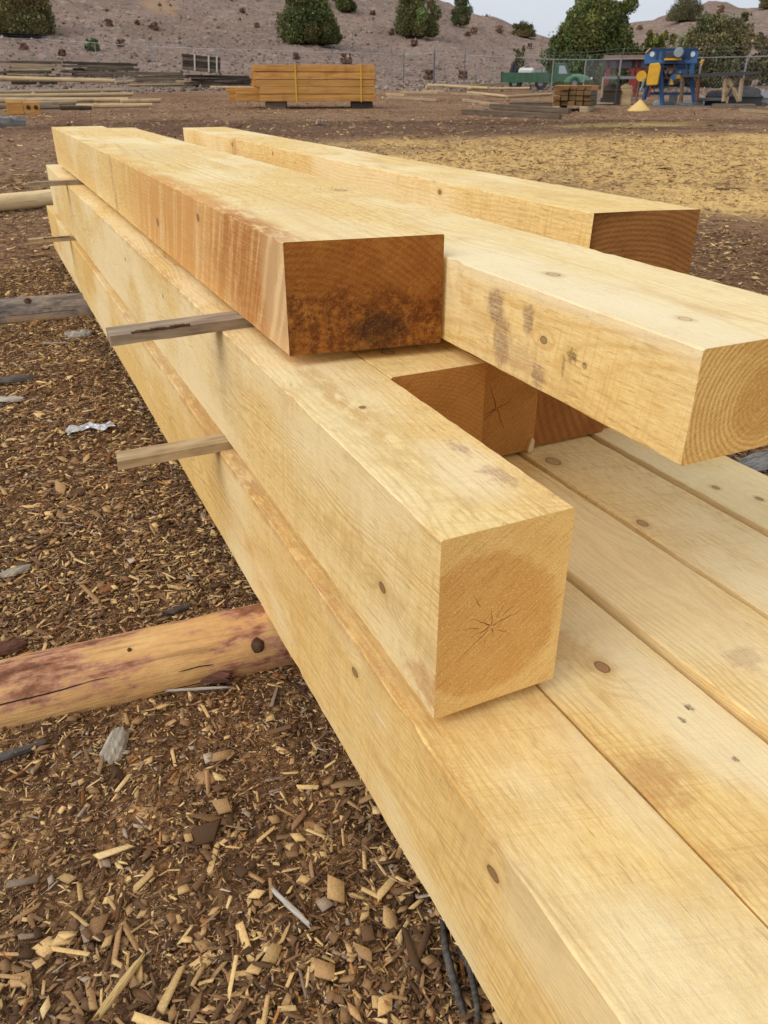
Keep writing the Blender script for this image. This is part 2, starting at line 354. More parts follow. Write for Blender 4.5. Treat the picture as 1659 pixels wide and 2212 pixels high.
# middle layer
A = beam(.381, .566, .655, 5.66, .45, .7155)
pa = loc_on(A, 'end', 1062, 1352)
mA = wood('timber_star_end', pith=(pa[0], pa[2]), ring=.0048, seed=4, patch=.40, end=(.93, .62, .23), end2=(.82, .46, .14), heart=.118, heartcol=(.70, .33, .08), endcon=.35, endrough=.0016,
          cracks=[(math.radians(a), b, c, w) for a, b, c, w in [(a_, b_*.7, c_*.72, w_*.62) for a_, b_, c_, w_ in [(95, .002, .04, .0009), (148, .004, .055, .0010), (196, .004, .05, .0009), (14, .004, .075, .0009), (-80, .004, .032, .0008), (-40, .02, .055, .0007), (220, .01, .075, .0008), (60, .018, .06, .0007), (118, .06, .095, .0006), (-110, .03, .06, .0006), (35, .03, .085, .0006), (170, .03, .08, .0006)]]],
          stains=[(loc_on(A, 'end', 1235, 1140), (.05, .1, .025), (.42, .16, .04), .7, .8, 40), (loc_on(A, 'end', 960, 1500), (.05, .1, .03), (.45, .18, .05), .6, .8, 40), (loc_on(A, 'top', 330, 590), (.03, 1.4, .02), (.52, .28, .10), -.8, .5, 14),
                  (loc_on(A, 'top', 820, 940), (.05, .25, .02), (.66, .47, .2), -.8, .6, 20), (loc_on(A, 'top', 1000, 1010), (.05, .10, .02), (.93, .80, .56), .5, .5, 9), (loc_on(A, 'top', 1080, 1030), (.02, .035, .02), (.36, .2, .14), -.7, .8, 60),
                  (loc_on(A, 'top', 660, 800), (.02, .5, .02), (.62, .36, .12), -.7, .5, 20), (loc_on(A, 'left', 810, 1260), (.02, .35, .025), (.62, .42, .17), -.7, .5, 20), (loc_on(A, 'top', 990, 968), (.012, .03, .02), (.4, .24, .16), -.8, .8, 80)],
          knots=[(loc_on(A, 'left', 824, 1269), .0085, (.33, .19, .07)), (loc_on(A, 'top', 783, 880), .0045, (.3, .18, .1)), (loc_on(A, 'left', 270, 560), .006, (.35, .22, .1)), (loc_on(A, 'left', 350, 640), .005, (.3, .18, .1))])
def fray(n, y0, y1, xs, zs, ln, sd):
    def g(m):
        r2 = random.Random(sd)
        for _ in range(n):
            y = r2.uniform(y0, y1); l = r2.uniform(.4, 1)*ln; t = r2.uniform(.0006, .0018); dx = r2.uniform(-.9, -.1)*l*.35; dz = r2.uniform(-.5, .15)*l*.5; w = r2.uniform(.002, .007)
            sg = r2.choice((-1, 1))
            m.add([(xs+.001, y, zs), (xs+.001, y+w, zs), (xs+.001, y+w*.5, zs+t*2), (xs+dx, y+sg*l*.6, zs+dz)], [(0, 1, 2), (0, 1, 3), (1, 2, 3), (0, 2, 3)])
    return g
def both(*gs):
    def g(m):
        for q in gs: q(m)
    return g
(Wa, La, Ha), _ = A
mkbeam(A, mA, 'middle-layer timber at the left, its square end showing star-shaped cracks', 6, rag=.0004)
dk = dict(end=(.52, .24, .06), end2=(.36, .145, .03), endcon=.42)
S1 = beam(.569, .762, 1.175, 5.5, .45, .7155)
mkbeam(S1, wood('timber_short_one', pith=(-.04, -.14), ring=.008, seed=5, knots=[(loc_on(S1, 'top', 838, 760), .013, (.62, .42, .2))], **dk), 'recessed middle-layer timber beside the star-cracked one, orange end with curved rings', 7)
S2 = beam(.7625, .984, 1.302, 5.5, .452, .7155)
s2p = loc_on(S2, 'end', 1072, 882)
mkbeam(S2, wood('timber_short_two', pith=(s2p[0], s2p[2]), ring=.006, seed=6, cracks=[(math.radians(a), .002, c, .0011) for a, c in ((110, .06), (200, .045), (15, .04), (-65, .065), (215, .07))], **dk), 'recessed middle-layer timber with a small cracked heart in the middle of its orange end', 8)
S3 = beam(.986, 1.186, 1.315, 5.5, .455, .7155)
mkbeam(S3, wood('timber_short_three', pith=(.35, .06), ring=.022, seed=7, end=(.40, .16, .04), end2=(.26, .09, .02), endcon=.7), 'recessed middle-layer timber with darker straight-striped orange end, second from right', 9)
S4 = beam(1.190, 1.39, 1.33, 5.5, .45, .7155)
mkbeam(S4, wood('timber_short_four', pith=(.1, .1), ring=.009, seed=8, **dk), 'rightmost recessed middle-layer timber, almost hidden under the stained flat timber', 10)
# bottom layer
def E_(x0, x1, h, far=6.06): return beam(x0, x1, -1.1, far, h, 1.005)
E1 = E_(.363, .553, .735); E2 = E_(.558, .756, .736, 6.0); E3 = E_(.763, .953, .725, 5.9); E4 = E_(.961, 1.153, .7235, 6.0); E5 = E_(1.164, 1.345, .717, 5.8)
lt = loc_on
GOLD = (.90, .665, .290)
m1 = wood('timber_base_left', light=GOLD, pith=(.03, -.02), ring=.0055, seed=9, patch=.85, crossmark=.5, gcon=.9,
          knots=[(lt(E1, 'left', 1065, 1888), .0088, (.34, .20, .08)), (lt(E1, 'left', 768, 1452), .008, (.36, .23, .08)), (lt(E1, 'left', 612, 1140), .007, KR)],
          stains=[((-E1[0][0]/2+.005, 1.98*S-E1[1][1], E1[0][2]/2), (.024, 1.32, .02), (.50, .25, .10), -.85, .4, 12), (lt(E1, 'top', 1010, 1560), (.05, .09, .02), (.70, .42, .13), .6, .6, 30), (lt(E1, 'left', 1150, 1960), (.02, .06, .04), (.50, .34, .17), .35, .6, 20),
                  (lt(E1, 'top', 1330, 1640), (.07, .16, .02), (.92, .78, .50), .45, .5, 9), (lt(E1, 'top', 1560, 2100), (.10, .09, .02), (.92, .80, .54), .4, .5, 9), (lt(E1, 'left', 350, 780), (.02, .7, .05), (.72, .50, .22), -.6, .4, 9),
                  (lt(E1, 'left', 825, 1555), (.01, .02, .004), (.93, .82, .6), .8, .3, 60)])
(W1, L1, H1), c1 = E1
yy = lambda y: y*S-c1[1]
mkbeam(E1, m1, 'leftmost timber of the bottom layer, with round knots on its pale left side', 11, rag=.0004, bow=.002,
       extra=both(fray(26, yy(.45), yy(.72), -W1/2, -H1/2+.003, .030, 3), fray(14, yy(.8), yy(.95), -W1/2, -H1/2+.003, .024, 5), fray(24, yy(.4), yy(2.6), -W1/2, -H1/2+.002, .014, 6)))
m2 = wood('timber_base_second', light=GOLD, pith=(-.03, .03), ring=.0058, seed=10, patch=1.0, crossmark=.65, gcon=.9,
          knots=[(lt(E2, 'top', 1301, 1440), .0105, (.45, .24, .11)), (lt(E2, 'top', 1253, 1258), .006, (.30, .18, .08))],
          stains=[(lt(E2, 'top', 1410, 1690), (.035, .045, .02), (.52, .25, .08), .65, .8, 50), (lt(E2, 'top', 1220, 1400), (.04, .05, .02), (.60, .34, .12), .55, .8, 40), (lt(E2, 'top', 1500, 1550), (.05, .20, .02), (.92, .79, .52), .45, .5, 9),
                  (lt(E2, 'top', 1490, 1528), (.005, .008, .02), (.06, .04, .02), .95, .9, 200), (lt(E2, 'top', 1475, 1555), (.004, .007, .02), (.08, .05, .03), .9, .9, 200), (lt(E2, 'top', 1590, 1640), (.004, .006, .02), (.08, .05, .03), .9, .9, 200)])
mkbeam(E2, m2, 'second bottom-layer timber from the left, oval reddish knot beside the star-cracked end', 12, rag=.0004, bow=.0025)
m3 = wood('timber_base_third', light=GOLD, pith=(.02, -.05), ring=.005, seed=11, patch=.45, gcon=.9, stains=[(lt(E3, 'top', 1610, 1420), (.03, .025, .02), (.42, .25, .18), .5, .9, 50), (lt(E3, 'top', 1300, 1080), (.012, .02, .02), (.3, .17, .1), .7, .9, 90), (lt(E3, 'top', 1380, 1120), (.012, .02, .02), (.4, .22, .15), .5, .9, 90), (lt(E3, 'top', 1350, 1180), (.1, .3, .02), (.66, .44, .2), .35, .5, 10)])
mkbeam(E3, m3, 'middle timber of the five in the bottom layer, with a faint purplish smudge on top', 13)
m4 = wood('timber_base_fourth', light=(.86, .665, .35), pith=(.05, .02), ring=.006, seed=12, patch=.2, gcon=.35, knots=[(lt(E4, 'top', 1388, 1130), .010, (.48, .30, .12)), (lt(E4, 'top', 1195, 997), .016, (.55, .33, .15))])
mkbeam(E4, m4, 'fourth timber from the left in the bottom layer, two knots on its smooth pale top', 14)
m5 = wood('timber_base_fifth', light=(.84, .62, .26), pith=(-.02, -.03), ring=.0052, seed=13, patch=.3, gcon=.4, knots=[(lt(E5, 'top', 1546, 1053), .007, (.45, .33, .14)), (lt(E5, 'top', 1640, 1077), .007, (.40, .30, .13))])
mkbeam(E5, m5, 'rightmost timber of the bottom layer, two small dark-rimmed knots near its outer edge', 15)

# ------------------------------------------------------------------ stickers (thin spacer boards between layers)
def plain_wood(name, c, c2, sc=40, rough=.85, speck=.3):
    n = NT(name, rough, .15); P = n.coord()
    f = n.noise(n.ve('MULTIPLY', P, (.12, 1, 1)), sc, 4, .6); g = n.noise(P, sc*.25, 3)
    col = n.mix(n.mr(f, .35, .7), c, c2); col = n.mix(n.mr(g, .5, .75, 0, speck), col, tuple(a*.5 for a in c2))
    return n.fin(col, n.bump(f, .001, .8))
_so = MB(); _so.prism([(0, 0), (.014, .002), (.016, .03), (.009, .038), (.001, .018)], -.004, .01)
_s = _so.build('splinter', plain_wood('splinter_pale', (.75, .55, .3), (.6, .4, .2)), [q for q in COL.objects if q.get('label', '').startswith('recessed middle-layer timber with a small cracked')][0])
_s.location = (S2[0][0]/2-.020, -S2[0][1]/2-.004, -S2[0][2]/2-.004)
stm = plain_wood('spacer_tan', (.56, .42, .24), (.36, .25, .14), 60)
stg = plain_wood('spacer_grey', (.42, .33, .23), (.24, .18, .125), 60)
def sticker(p0, p1, w, t, mat, label, bark=None):
    p0 = Vector(p0); p1 = Vector(p1); d = p1-p0; L = d.length; rz = math.atan2(d.y, d.x)
    root = empty('spacer_board', p0, rz); m = MB(); N = 26; vs = []
    for i in range(N+1):
        x = L*i/N; j = [random.uniform(-.0008, .0008) for _ in range(8)]
        e = .006 if i == 0 else 0
        vs += [(x-e*.3, -w/2+j[0], -t/2+j[1]), (x+e, w/2+j[2], -t/2+j[3]), (x+e, w/2+j[4], t/2+j[5]), (x, -w/2+j[6], t/2+j[7])]
    m.add(vs, [(i*4+k, i*4+(k+1) % 4, i*4+4+(k+1) % 4, i*4+4+k) for i in range(N) for k in range(4)]+[(0, 1, 2, 3), (N*4+3, N*4+2, N*4+1, N*4)])
    m.build('board', mat, root)
    if bark:
        b = MB(); x0, x1, bw = bark; n = 12
        for i in range(n):
            a = x0+(x1-x0)*i/n; c_ = x0+(x1-x0)*(i+1.2)/n; hgt = random.uniform(.002, .0045)
            b.box(a, c_, -w/2-.0015, -w/2+random.uniform(.004, bw), t/2-.001, t/2+hgt, j=.0008)
        b.build('bark_edge', barkm, root)
    tag(root, label, 'spacer board', 'spacer boards between the timber layers')
bk = NT('bark', .95, .1); _p = bk.coord('Object'); _f = bk.noise(_p, 45, 5, .7)
barkm = bk.fin(bk.ramp(_f, [(.3, (.035, .02, .012)), (.55, (.11, .06, .035)), (.8, (.20, .13, .085))]), bk.bump(_f, .006, 1))
th = .020*S
def U(x, y, h): return (x*S, y*S, Z(h))
sticker(U(.160, 1.60, .439), U(1.16, 1.66, .439), .072*1.0, th, stg, 'near grey-brown spacer board sticking out under the dark-ended top block', bark=(.045, .17, .012))
sticker(U(.140, 1.655, .7255), U(1.3, 1.66, .7255), .060, th, stm, 'near tan spacer board sticking out above the bottom layer, with a knot on its edge')
sticker(U(.203, 4.44, .439), U(1.16, 4.52, .439), .060, th, stg, 'far dark spacer board with bark sticking out just below the top timbers')
sticker(U(.156, 4.62, .7255), U(1.3, 4.66, .7255), .060, th, stm, 'far pale spacer board sticking out above the bottom layer, bark on its near edge', bark=(.08, .22, .02))
# knot on the near lower spacer
kb = MB(); kb.tube([U(.262, 1.625, .7255), U(.262, 1.590, .7255)], .009, 10)

# ------------------------------------------------------------------ logs
def log_mat(name, st, sc=9, hl=(0, 0, 0), bumpd=.003, cracks=True):
    n = NT(name, .7, .3); P = n.coord()
    Q = n.ve('MULTIPLY', P, (.35, 1, 1)); f = n.noise(Q, sc, 5, .6, .3); g = n.noise(n.ve('MULTIPLY', P, (.05, 1, 1)), 90, 3)
    f2 = n.noise(n.ve('MULTIPLY', P, (.5, 1, 1)), sc*4.5, 4, .65); f = n.ma('ADD', n.ma('MULTIPLY', f, .72), n.ma('MULTIPLY', f2, .28)); col = n.ramp(f, st); col = n.mix(n.mr(g, .5, .75, 0, .45), col, (.14, .07, .03))
    h = n.ma('ADD', f, n.ma('MULTIPLY', g, .3))
    if cracks:
        lx, ly, lz = n.xyz(P); wv = n.noise(n.vec(n.ma('MULTIPLY', lx, 1.3), 0, 0), 1.5, 4, .6); ck = None
        for k_, (off, dr) in enumerate(((-.015, .012), (.022, -.02), (.046, .008), (-.045, -.01))):
            dd = n.ma('ABSOLUTE', n.ma('SUBTRACT', lz, n.ma('ADD', off, n.ma('MULTIPLY', n.ma('SUBTRACT', wv, .5), dr*4))))
            brk = n.mr(n.noise(n.vec(lx, k_*3.3, 0), 3.5, 2), .50, .55)
            q = n.ma('MULTIPLY', n.mr(dd, .0016, .0005), brk); ck = q if ck is None else n.ma('MAXIMUM', ck, q)
        col = n.mix(ck, col, (.02, .012, .008)); h = n.ma('SUBTRACT', h, ck)
    return n.fin(col, n.bump(h, bumpd, .8))
def log(name, p0, p1, r0, r1, mat, label, cat, group=None, n=22, seg=26, knobs=(), endm=None, wob=.025, bend=.0):
    p0 = Vector(p0); p1 = Vector(p1); d = p1-p0; L = d.length
    root = bpy.data.objects.new(name, None); COL.objects.link(root); root.location = p0
    root.rotation_euler = d.to_track_quat('X', 'Z').to_euler(); root.empty_display_size = .1
    pts = [(L*i/seg, bend*math.sin(math.pi*i/seg)+random.uniform(-.1, .1)*wob*r0, random.uniform(-.1, .1)*wob*r0) for i in range(seg+1)]
    m = MB(); m.tube(pts, [r0+(r1-r0)*i/seg for i in range(seg+1)], n, caps=False, wob=wob*.5)
    o = m.build('trunk', mat, root, smooth=True)
    if endm is not None:
        for x, r in ((0, r0), (L, r1)):
            e = MB()
            e.tube([(x-.004 if x == 0 else x-.01, pts[0 if x == 0 else -1][1], pts[0 if x == 0 else -1][2]), (x+.01 if x == 0 else x+.004, pts[0 if x == 0 else -1][1], pts[0 if x == 0 else -1][2])], r*.985, n)
            e.build('cut_end', endm, root)
    for (x, a, s_, hgt) in knobs:
        k = MB(); c, s2 = math.cos(a), math.sin(a); rr_ = r0+(r1-r0)*x/L
        b0 = (x, c*rr_*.85, s2*rr_*.85); b1 = (x, c*(rr_+hgt), s2*(rr_+hgt))
        k.tube([b0, ((b0[0]+b1[0])/2, (b0[1]+b1[1])/2, (b0[2]+b1[2])/2), b1], [s_*1.35, s_*1.1, s_*.8], 12, wob=.1); k.build('knot', barkm, root, smooth=True)
    return tag(root, label, cat, group)
peel = log_mat('peeled_log', [(.34, (.14, .055, .028)), (.40, (.30, .125, .06)), (.445, (.50, .25, .15)), (.48, (.62, .35, .14)), (.60, (.74, .45, .18)), (.74, (.68, .47, .28))], 12, bumpd=.012)
endw = plain_wood('cut_log_end', (.50, .32, .15), (.34, .2, .09), 30)
a0 = U(-1.3, 1.475, 1.075); a1 = U(1.45, 1.30, 1.083)
log('peeled_log', a0, a1, .078*S, .078*S, peel, 'orange peeled log with bark scraps lying under the near part of the pile', 'log', None, 28, 60,
    knobs=[(1.632*S, math.radians(150), .017, .006), (1.38*S, math.radians(112), .005, .003)], endm=endw)
oldlog = log_mat('old_log', [(.34, (.05, .038, .03)), (.46, (.12, .095, .08)), (.54, (.27, .22, .18)), (.63, (.46, .30, .16)), (.75, (.42, .36, .29))], 7)
log('weathered_log', U(-2.2, 4.72, 1.075), U(1.6, 4.42, 1.08), .092*S, .09*S, oldlog, 'dark weathered log lying under the far part of the pile', 'log', None, 26, 40, knobs=[(2.3*S, math.radians(120), .02, .01)], endm=endw)
palep = log_mat('pale_pole', [(.3, (.72, .50, .24)), (.5, (.85, .64, .34)), (.75, (.88, .70, .42))], 6, cracks=False)
q0 = hit(-330, 530); q1 = hit(260, 430)
_a = hit(0, 458); _b = hit(96, 447); _d = (_b-_a)/np.linalg.norm(_b-_a)
log('peeled_pole', tuple(_a-_d*2.2+np.array([0, 0, .085])), tuple(_b+_d*1.9+np.array([0, 0, .085])), .088, .080, palep, 'smooth pale yellow pole lying on the ground behind the far left end of the pile', 'pole', None, 20, 20, endm=endw)

# ------------------------------------------------------------------ ground
patches = [(hit(1420, 345), 7.5, 3.6), (hit(1640, 330), 8., 4.), (hit(1180, 345), 3.2, 2.2), (hit(1640, 430), 2.3, 1.6)]
spill = hit(1372, 268)
def patchmask(x, y):
    m = np.zeros_like(x)
    for c, a, b in patches:
        u = (x-c[0])*rr[0]+(y-c[1])*rr[1]; v = (x-c[0])*fh[0]+(y-c[1])*fh[1]
        m = np.maximum(m, np.clip(1.5-np.sqrt((u/a)**2+(v/b)**2)*1.1, 0, 1))
    return m
g = NT('ground_mulch', .95, .1); P = g.coord(); gx, gy, gz = g.xyz(P)
Pf = g.ve('MULTIPLY', P, (1, 1, .2))
n1 = g.noise(Pf, .55, 4, .6); n2 = g.noise(Pf, 7, 4, .65); n0 = g.noise(Pf, .16, 3, .6)
dist = g.ve('LENGTH', P)
warp = g.ve('ADD', Pf, g.ve('MULTIPLY', g.ve('SUBTRACT', g.noise(Pf, 30, 2, out=1), (.5, .5, .5)), (.05, .05, 0)))
v1 = g.vor(g.ve('MULTIPLY', warp, (1, 2.2, 1)), 62); v2 = g.vor(g.ve('MULTIPLY', warp, (2.3, 1, 1)), 38); v3 = g.vor(g.ve('MULTIPLY', warp, (1.6, 1, 1)), 13); v4 = g.vor(Pf, 4.5)
c1_ = g.xyz(v1)[0]; c2_ = g.xyz(v2)[1]; c3_ = g.xyz(v3)[0]; c4_ = g.xyz(v4)[2]
soil = g.mix(n2, (.075, .037, .019), (.22, .118, .062))
chipc = g.ramp(c1_, [(.0, (.03, .017, .010)), (.35, (.085, .048, .028)), (.6, (.17, .10, .055)), (.82, (.30, .20, .10)), (1, (.42, .31, .18))])
chipc2 = g.ramp(c2_, [(.0, (.03, .017, .010)), (.4, (.10, .055, .03)), (.8, (.24, .15, .08)), (1, (.45, .33, .2))])
cc = g.mix(.5, chipc, chipc2)
base = g.mix(g.mr(n2, .38, .62, .25, .85), soil, g.mix(1.0, cc, (1.9, 1.62, 1.3), 'MULTIPLY'))
# yard further out
far = g.mix(g.mr(n0, .35, .65), (.195, .088, .045), (.33, .19, .108))
far = g.mix(g.mr(n1, .4, .66, 0, .55), far, (.32, .195, .115))
far = g.mix(g.mr(c3_, .80, .92, 0, .5), far, (.42, .30, .19)); far = g.mix(g.mr(c4_, .3, .05, 0, .35), far, (.06, .033, .022))
far = g.mix(g.mr(c3_, .18, .05, 0, .5), far, (.06, .035, .022))
far = g.mix(g.mr(c1_, .4, .9, 0, .35), far, (.36, .25, .15))
col = g.mix(g.mr(dist, 5, 13), base, far)
pm = None
for c, a, b in patches:
    u = g.ve('DOT_PRODUCT', g.ve('SUBTRACT', P, tuple(c)), tuple(rr)); v = g.ve('DOT_PRODUCT', g.ve('SUBTRACT', P, tuple(c)), tuple(fh))
    dd = g.ma('SQRT', g.ma('ADD', g.ma('POWER', g.ma('ABSOLUTE', g.ma('DIVIDE', u, a)), 2), g.ma('POWER', g.ma('ABSOLUTE', g.ma('DIVIDE', v, b)), 2)))
    m = g.mr(g.ma('ADD', dd, g.ma('MULTIPLY', g.ma('SUBTRACT', n1, .5), 2.4)), 1.35, .50); pm = m if pm is None else g.ma('MAXIMUM', pm, m)
streak = g.noise(g.ve('MULTIPLY', P, (1, 1, 1)), 2.4, 5, .7)
yel = g.mix(g.mr(c2_, .3, .9), (.70, .43, .14), (.92, .64, .26)); yel = g.mix(g.mr(streak, .5, .7, 0, .5), yel, (.46, .26, .10))
col = g.mix(g.ma('MULTIPLY', pm, .94), col, yel)
d2 = spot(g, P, tuple(spill), (2.2, 1.0, 1), .35, .5, 1.5); col = g.mix(d2, col, (.62, .46, .17))
# darker worn track
for c, a, b, s_ in ((hit(760, 275), 9, 3.2, .6), (hit(1500, 262), 10, 1.2, .5), (hit(1500, 560), 2.6, 1.2, .3)):
    u = g.ve('DOT_PRODUCT', g.ve('SUBTRACT', P, tuple(c)), tuple(rr)); v = g.ve('DOT_PRODUCT', g.ve('SUBTRACT', P, tuple(c)), tuple(fh))
    dd = g.ma('SQRT', g.ma('ADD', g.ma('POWER', g.ma('ABSOLUTE', g.ma('DIVIDE', u, a)), 2), g.ma('POWER', g.ma('ABSOLUTE', g.ma('DIVIDE', v, b)), 2)))
    m = g.mr(g.ma('ADD', dd, g.ma('MULTIPLY', g.ma('SUBTRACT', n1, .5), 1.8)), 1.3, .6); col = g.mix(g.ma('MULTIPLY', m, s_), col, (.085, .042, .026))
hh = g.ma('ADD', g.ma('MULTIPLY', c1_, .6), g.ma('ADD', g.ma('MULTIPLY', c2_, .6), g.ma('MULTIPLY', n2, 1.2)))
groundm = g.fin(col, g.bump(hh, .012, .9))
def sp(n, near, farv):
    t = np.linspace(-1, 1, n); return np.sign(t)*(np.abs(t)*near+(np.abs(t)**6)*farv)
xs = sp(361, 14, 700); ys = sp(361, 14, 700)+3
X, Y = np.meshgrid(xs, ys, indexing='ij')
rough = rng.normal(0, 1, X.shape)*.0035*np.clip(1-np.hypot(X, Y)/20, 0, 1)
Zs = zg(X, Y)-.004+rough
V = np.stack([X, Y, Zs], -1).reshape(-1, 3); n_ = 361
I = np.arange(n_*n_).reshape(n_, n_); Fq = np.stack([I[:-1, :-1], I[1:, :-1], I[1:, 1:], I[:-1, 1:]], -1).reshape(-1, 4)
tag(np_mesh('ground', V, Fq, groundm, smooth=True), kind='structure')
# hill
hn = NT('hill_gravel', .95, .1); P = hn.coord()
a_ = hn.noise(P, .12, 5, .65); b_ = hn.noise(P, 1.3, 5, .7); c_ = hn.vor(P, 1.6); c_x = hn.xyz(c_)[0]; d_ = hn.xyz(hn.vor(P, 3.3))[1]
col = hn.mix(hn.mr(a_, .35, .65), (.23, .162, .126), (.305, .212, .167)); col = hn.mix(hn.mr(b_, .4, .7, 0, .55), col, (.19, .135, .105))
col = hn.mix(hn.mr(c_x, .86, .95, 0, .6), col, (.38, .30, .25)); col = hn.mix(hn.mr(d_, .10, .02, 0, .75), col, (.07, .055, .04)); col = hn.mix(hn.mr(d_, .88, .95, 0, .5), col, (.33, .26, .21))
col = hn.mix(hn.mr(hn.noise(P, .5, 4, .7), .58, .72, 0, .45), col, (.11, .088, .065))
col = hn.mix(spot(hn, P, tuple(hit(345, 12)), (1.7, 6, 2.2), .4, .8, .5), col, (.34, .22, .14))
hillm = hn.fin(col, hn.bump(b_, .35, .9))
az = np.radians(np.linspace(-72, 112, 560)); Rs = np.concatenate([np.linspace(49, 110, 130), np.linspace(111, 330, 130)])
AZ, RR = np.meshgrid(az, Rs, indexing='ij'); X = RR*np.sin(AZ); Y = RR*np.cos(AZ)
hz = hillz(X, Y); rn = rng.normal(0, 1, X.shape)*.10*np.clip(hz/3, 0, 1)
Zh = zg(X, Y)+hz+rn-.05
V = np.stack([X, Y, Zh], -1).reshape(-1, 3); na, nr = X.shape; I = np.arange(na*nr).reshape(na, nr)
Fq = np.stack([I[:-1, :-1], I[1:, :-1], I[1:, 1:], I[:-1, 1:]], -1).reshape(-1, 4)
tag(np_mesh('hill', V, Fq, hillm, smooth=True), kind='structure')

# ------------------------------------------------------------------ wood chips
ct = NT('chip_wood', .85, .15); at = ct.n('ShaderNodeAttribute', attribute_name='tone').outputs['Color']
P = ct.coord(); f = ct.noise(P, 260, 3, .6)
cm = ct.fin(ct.mix(ct.mr(f, .35, .7, 0, .5), at, ct.mix(.5, at, (.05, .03, .018))), ct.bump(f, .001, .7))
pal = np.array([(.035, .02, .012), (.062, .037, .023), (.10, .06, .036), (.145, .09, .052), (.21, .135, .075), (.30, .205, .11), (.42, .31, .16), (.56, .43, .22), (.66, .54, .31), (.22, .19, .165), (.30, .27, .24), (.17, .075, .03), (.30, .15, .055)])
prob_n = np.array([.12, .16, .18, .16, .12, .08, .05, .025, .014, .035, .02, .03, .015]); prob_n /= prob_n.sum()
prob_y = np.array([.02, .04, .06, .10, .16, .2, .18, .12, .06, .02, .02, .01, .01]); prob_y /= prob_y.sum()
def chips(x, y, size, lift, yel, seed, tl=None):
    r = np.random.default_rng(seed); n = len(x)
    shard = r.random(n) < .74
    Lc = size*np.exp(r.normal(0, .42, n)); Wc = np.where(shard, Lc*r.uniform(.12, .30, n), Lc*r.uniform(.40, .72, n)); Lc = np.where(shard, Lc*1.25, Lc*.8)
    Tc = np.clip(Wc*r.uniform(.12, .35, n), .0008, .004)
    base = np.array([(-1, -1, -1), (1, -1, -1), (1, 1, -1), (-1, 1, -1), (-1, -1, 1), (1, -1, 1), (1, 1, 1), (-1, 1, 1)], float)*.5
    Vv = base[None]*np.stack([Lc, Wc, Tc], -1)[:, None, :]
    shx = r.normal(0, .35, (n, 1))*Wc[:, None]; Vv[:, :, 0] += shx*base[None, :, 1]*2
    Vv[:, :, 0] += r.normal(0, .10, (n, 8))*Lc[:, None]*.6; Vv[:, :, 1] += r.normal(0, .09, (n, 8))*Wc[:, None]
    Vv[:, [4, 5, 6, 7], :2] = Vv[:, [0, 1, 2, 3], :2]*r.uniform(.8, 1, (n, 4, 1))
    tx = r.normal(0, .22 if tl is None else tl, n); ty = r.normal(0, .17 if tl is None else tl, n); az = r.uniform(0, 2*np.pi, n)
    cx, sx, cy, sy, cz, sz = np.cos(tx), np.sin(tx), np.cos(ty), np.sin(ty), np.cos(az), np.sin(az)
    a, b, c = Vv[..., 0], Vv[..., 1], Vv[..., 2]
    b, c = b*cx[:, None]-c*sx[:, None], b*sx[:, None]+c*cx[:, None]
    a, c = a*cy[:, None]+c*sy[:, None], -a*sy[:, None]+c*cy[:, None]
    a, b = a*cz[:, None]-b*sz[:, None], a*sz[:, None]+b*cz[:, None]
    z = zg(x, y)+lift*r.random(n)+np.abs(np.sin(ty))*Lc*.2
    Vv = np.stack([a+x[:, None], b+y[:, None], c+z[:, None]], -1)
    ci = np.where(r.random(n) < yel, r.choice(len(pal), n, p=prob_y), r.choice(len(pal), n, p=prob_n))
    big = Wc > np.quantile(Wc, .9); ci = np.where(big & (r.random(n) < .3), r.choice([5, 6, 7, 4], n), ci)
    cl = pal[ci]*np.array([1.62, 1.44, 1.22])*np.exp(r.normal(0, .16, (n, 1))); cl = cl*.84+np.array([.25, .15, .08])*.16; cl = cl*np.minimum(1, .80/cl.max(1, keepdims=True)); cl = np.minimum(cl, cl[:, :1]*np.array([[1, .80, .56]])+np.where(np.isin(ci, [9, 10]), .2, 0)[:, None])
    return Vv, cl
VS, CS = [], []
def scatter(n, x0, x1, y0, y1, size, lift, seed, yel=.12, keep=None):
    r = np.random.default_rng(seed); x = r.uniform(x0, x1, n); y = r.uniform(y0, y1, n)
    k = ~((x > .50*S) & (x < 1.2*S) & (y > -1) & (y < 6*S))
    if keep is not None: k &= keep(x, y)
    x, y = x[k], y[k]
    nz = .5+.5*np.sin(x*3.1+np.sin(y*2.3)*1.7)*np.cos(y*2.7+x)
    ye = np.clip(yel*(.4+1.3*nz)+patchmask(x, y)*1.6, 0, 1)
    v, c = chips(x, y, size, lift, ye, seed+1); VS.append(v); CS.append(c)
inview = lambda x, y: np.abs(np.arctan2(x, y)-PSI) < math.radians(34)
fine_zone = lambda x, y: np.random.default_rng(1).random(len(x)) < np.clip(np.maximum((1.05-y)/.5, (y-1.55)/.5), .22, 1)
scatter(72000, -.75, .60, .25, 2.4, .0068, .004, 21, .08)                       # fine litter near
scatter(46000, -.75, .60, .25, 2.4, .0120, .008, 31, .22, fine_zone)
scatter(9500, -.75, .60, .25, 2.4, .0180, .014, 33, .5, fine_zone)
scatter(900, -.75, .50, .25, 1.05, .026, .018, 35, .8)
scatter(42000, -1.0, .60, 2.4, 6.5, .011, .008, 41, .12)
scatter(24000, -1.0, .60, 2.4, 6.5, .017, .010, 43, .3)
scatter(22000, -3.0, -.75, .2, 6.5, .022, .012, 51, .2)
scatter(24000, -2.5, 6.0, 6.5, 13, .030, .012, 61, .2, inview)
scatter(30000, 1.2, 6.0, -.5, 6.5, .020, .012, 71, .35)
scatter(26000, 5.0, 14.0, 1, 15, .032, .012, 81, .25, inview)
scatter(9000, 1.2, 3.2, 1.2, 4.5, .026, .014, 73, .25)
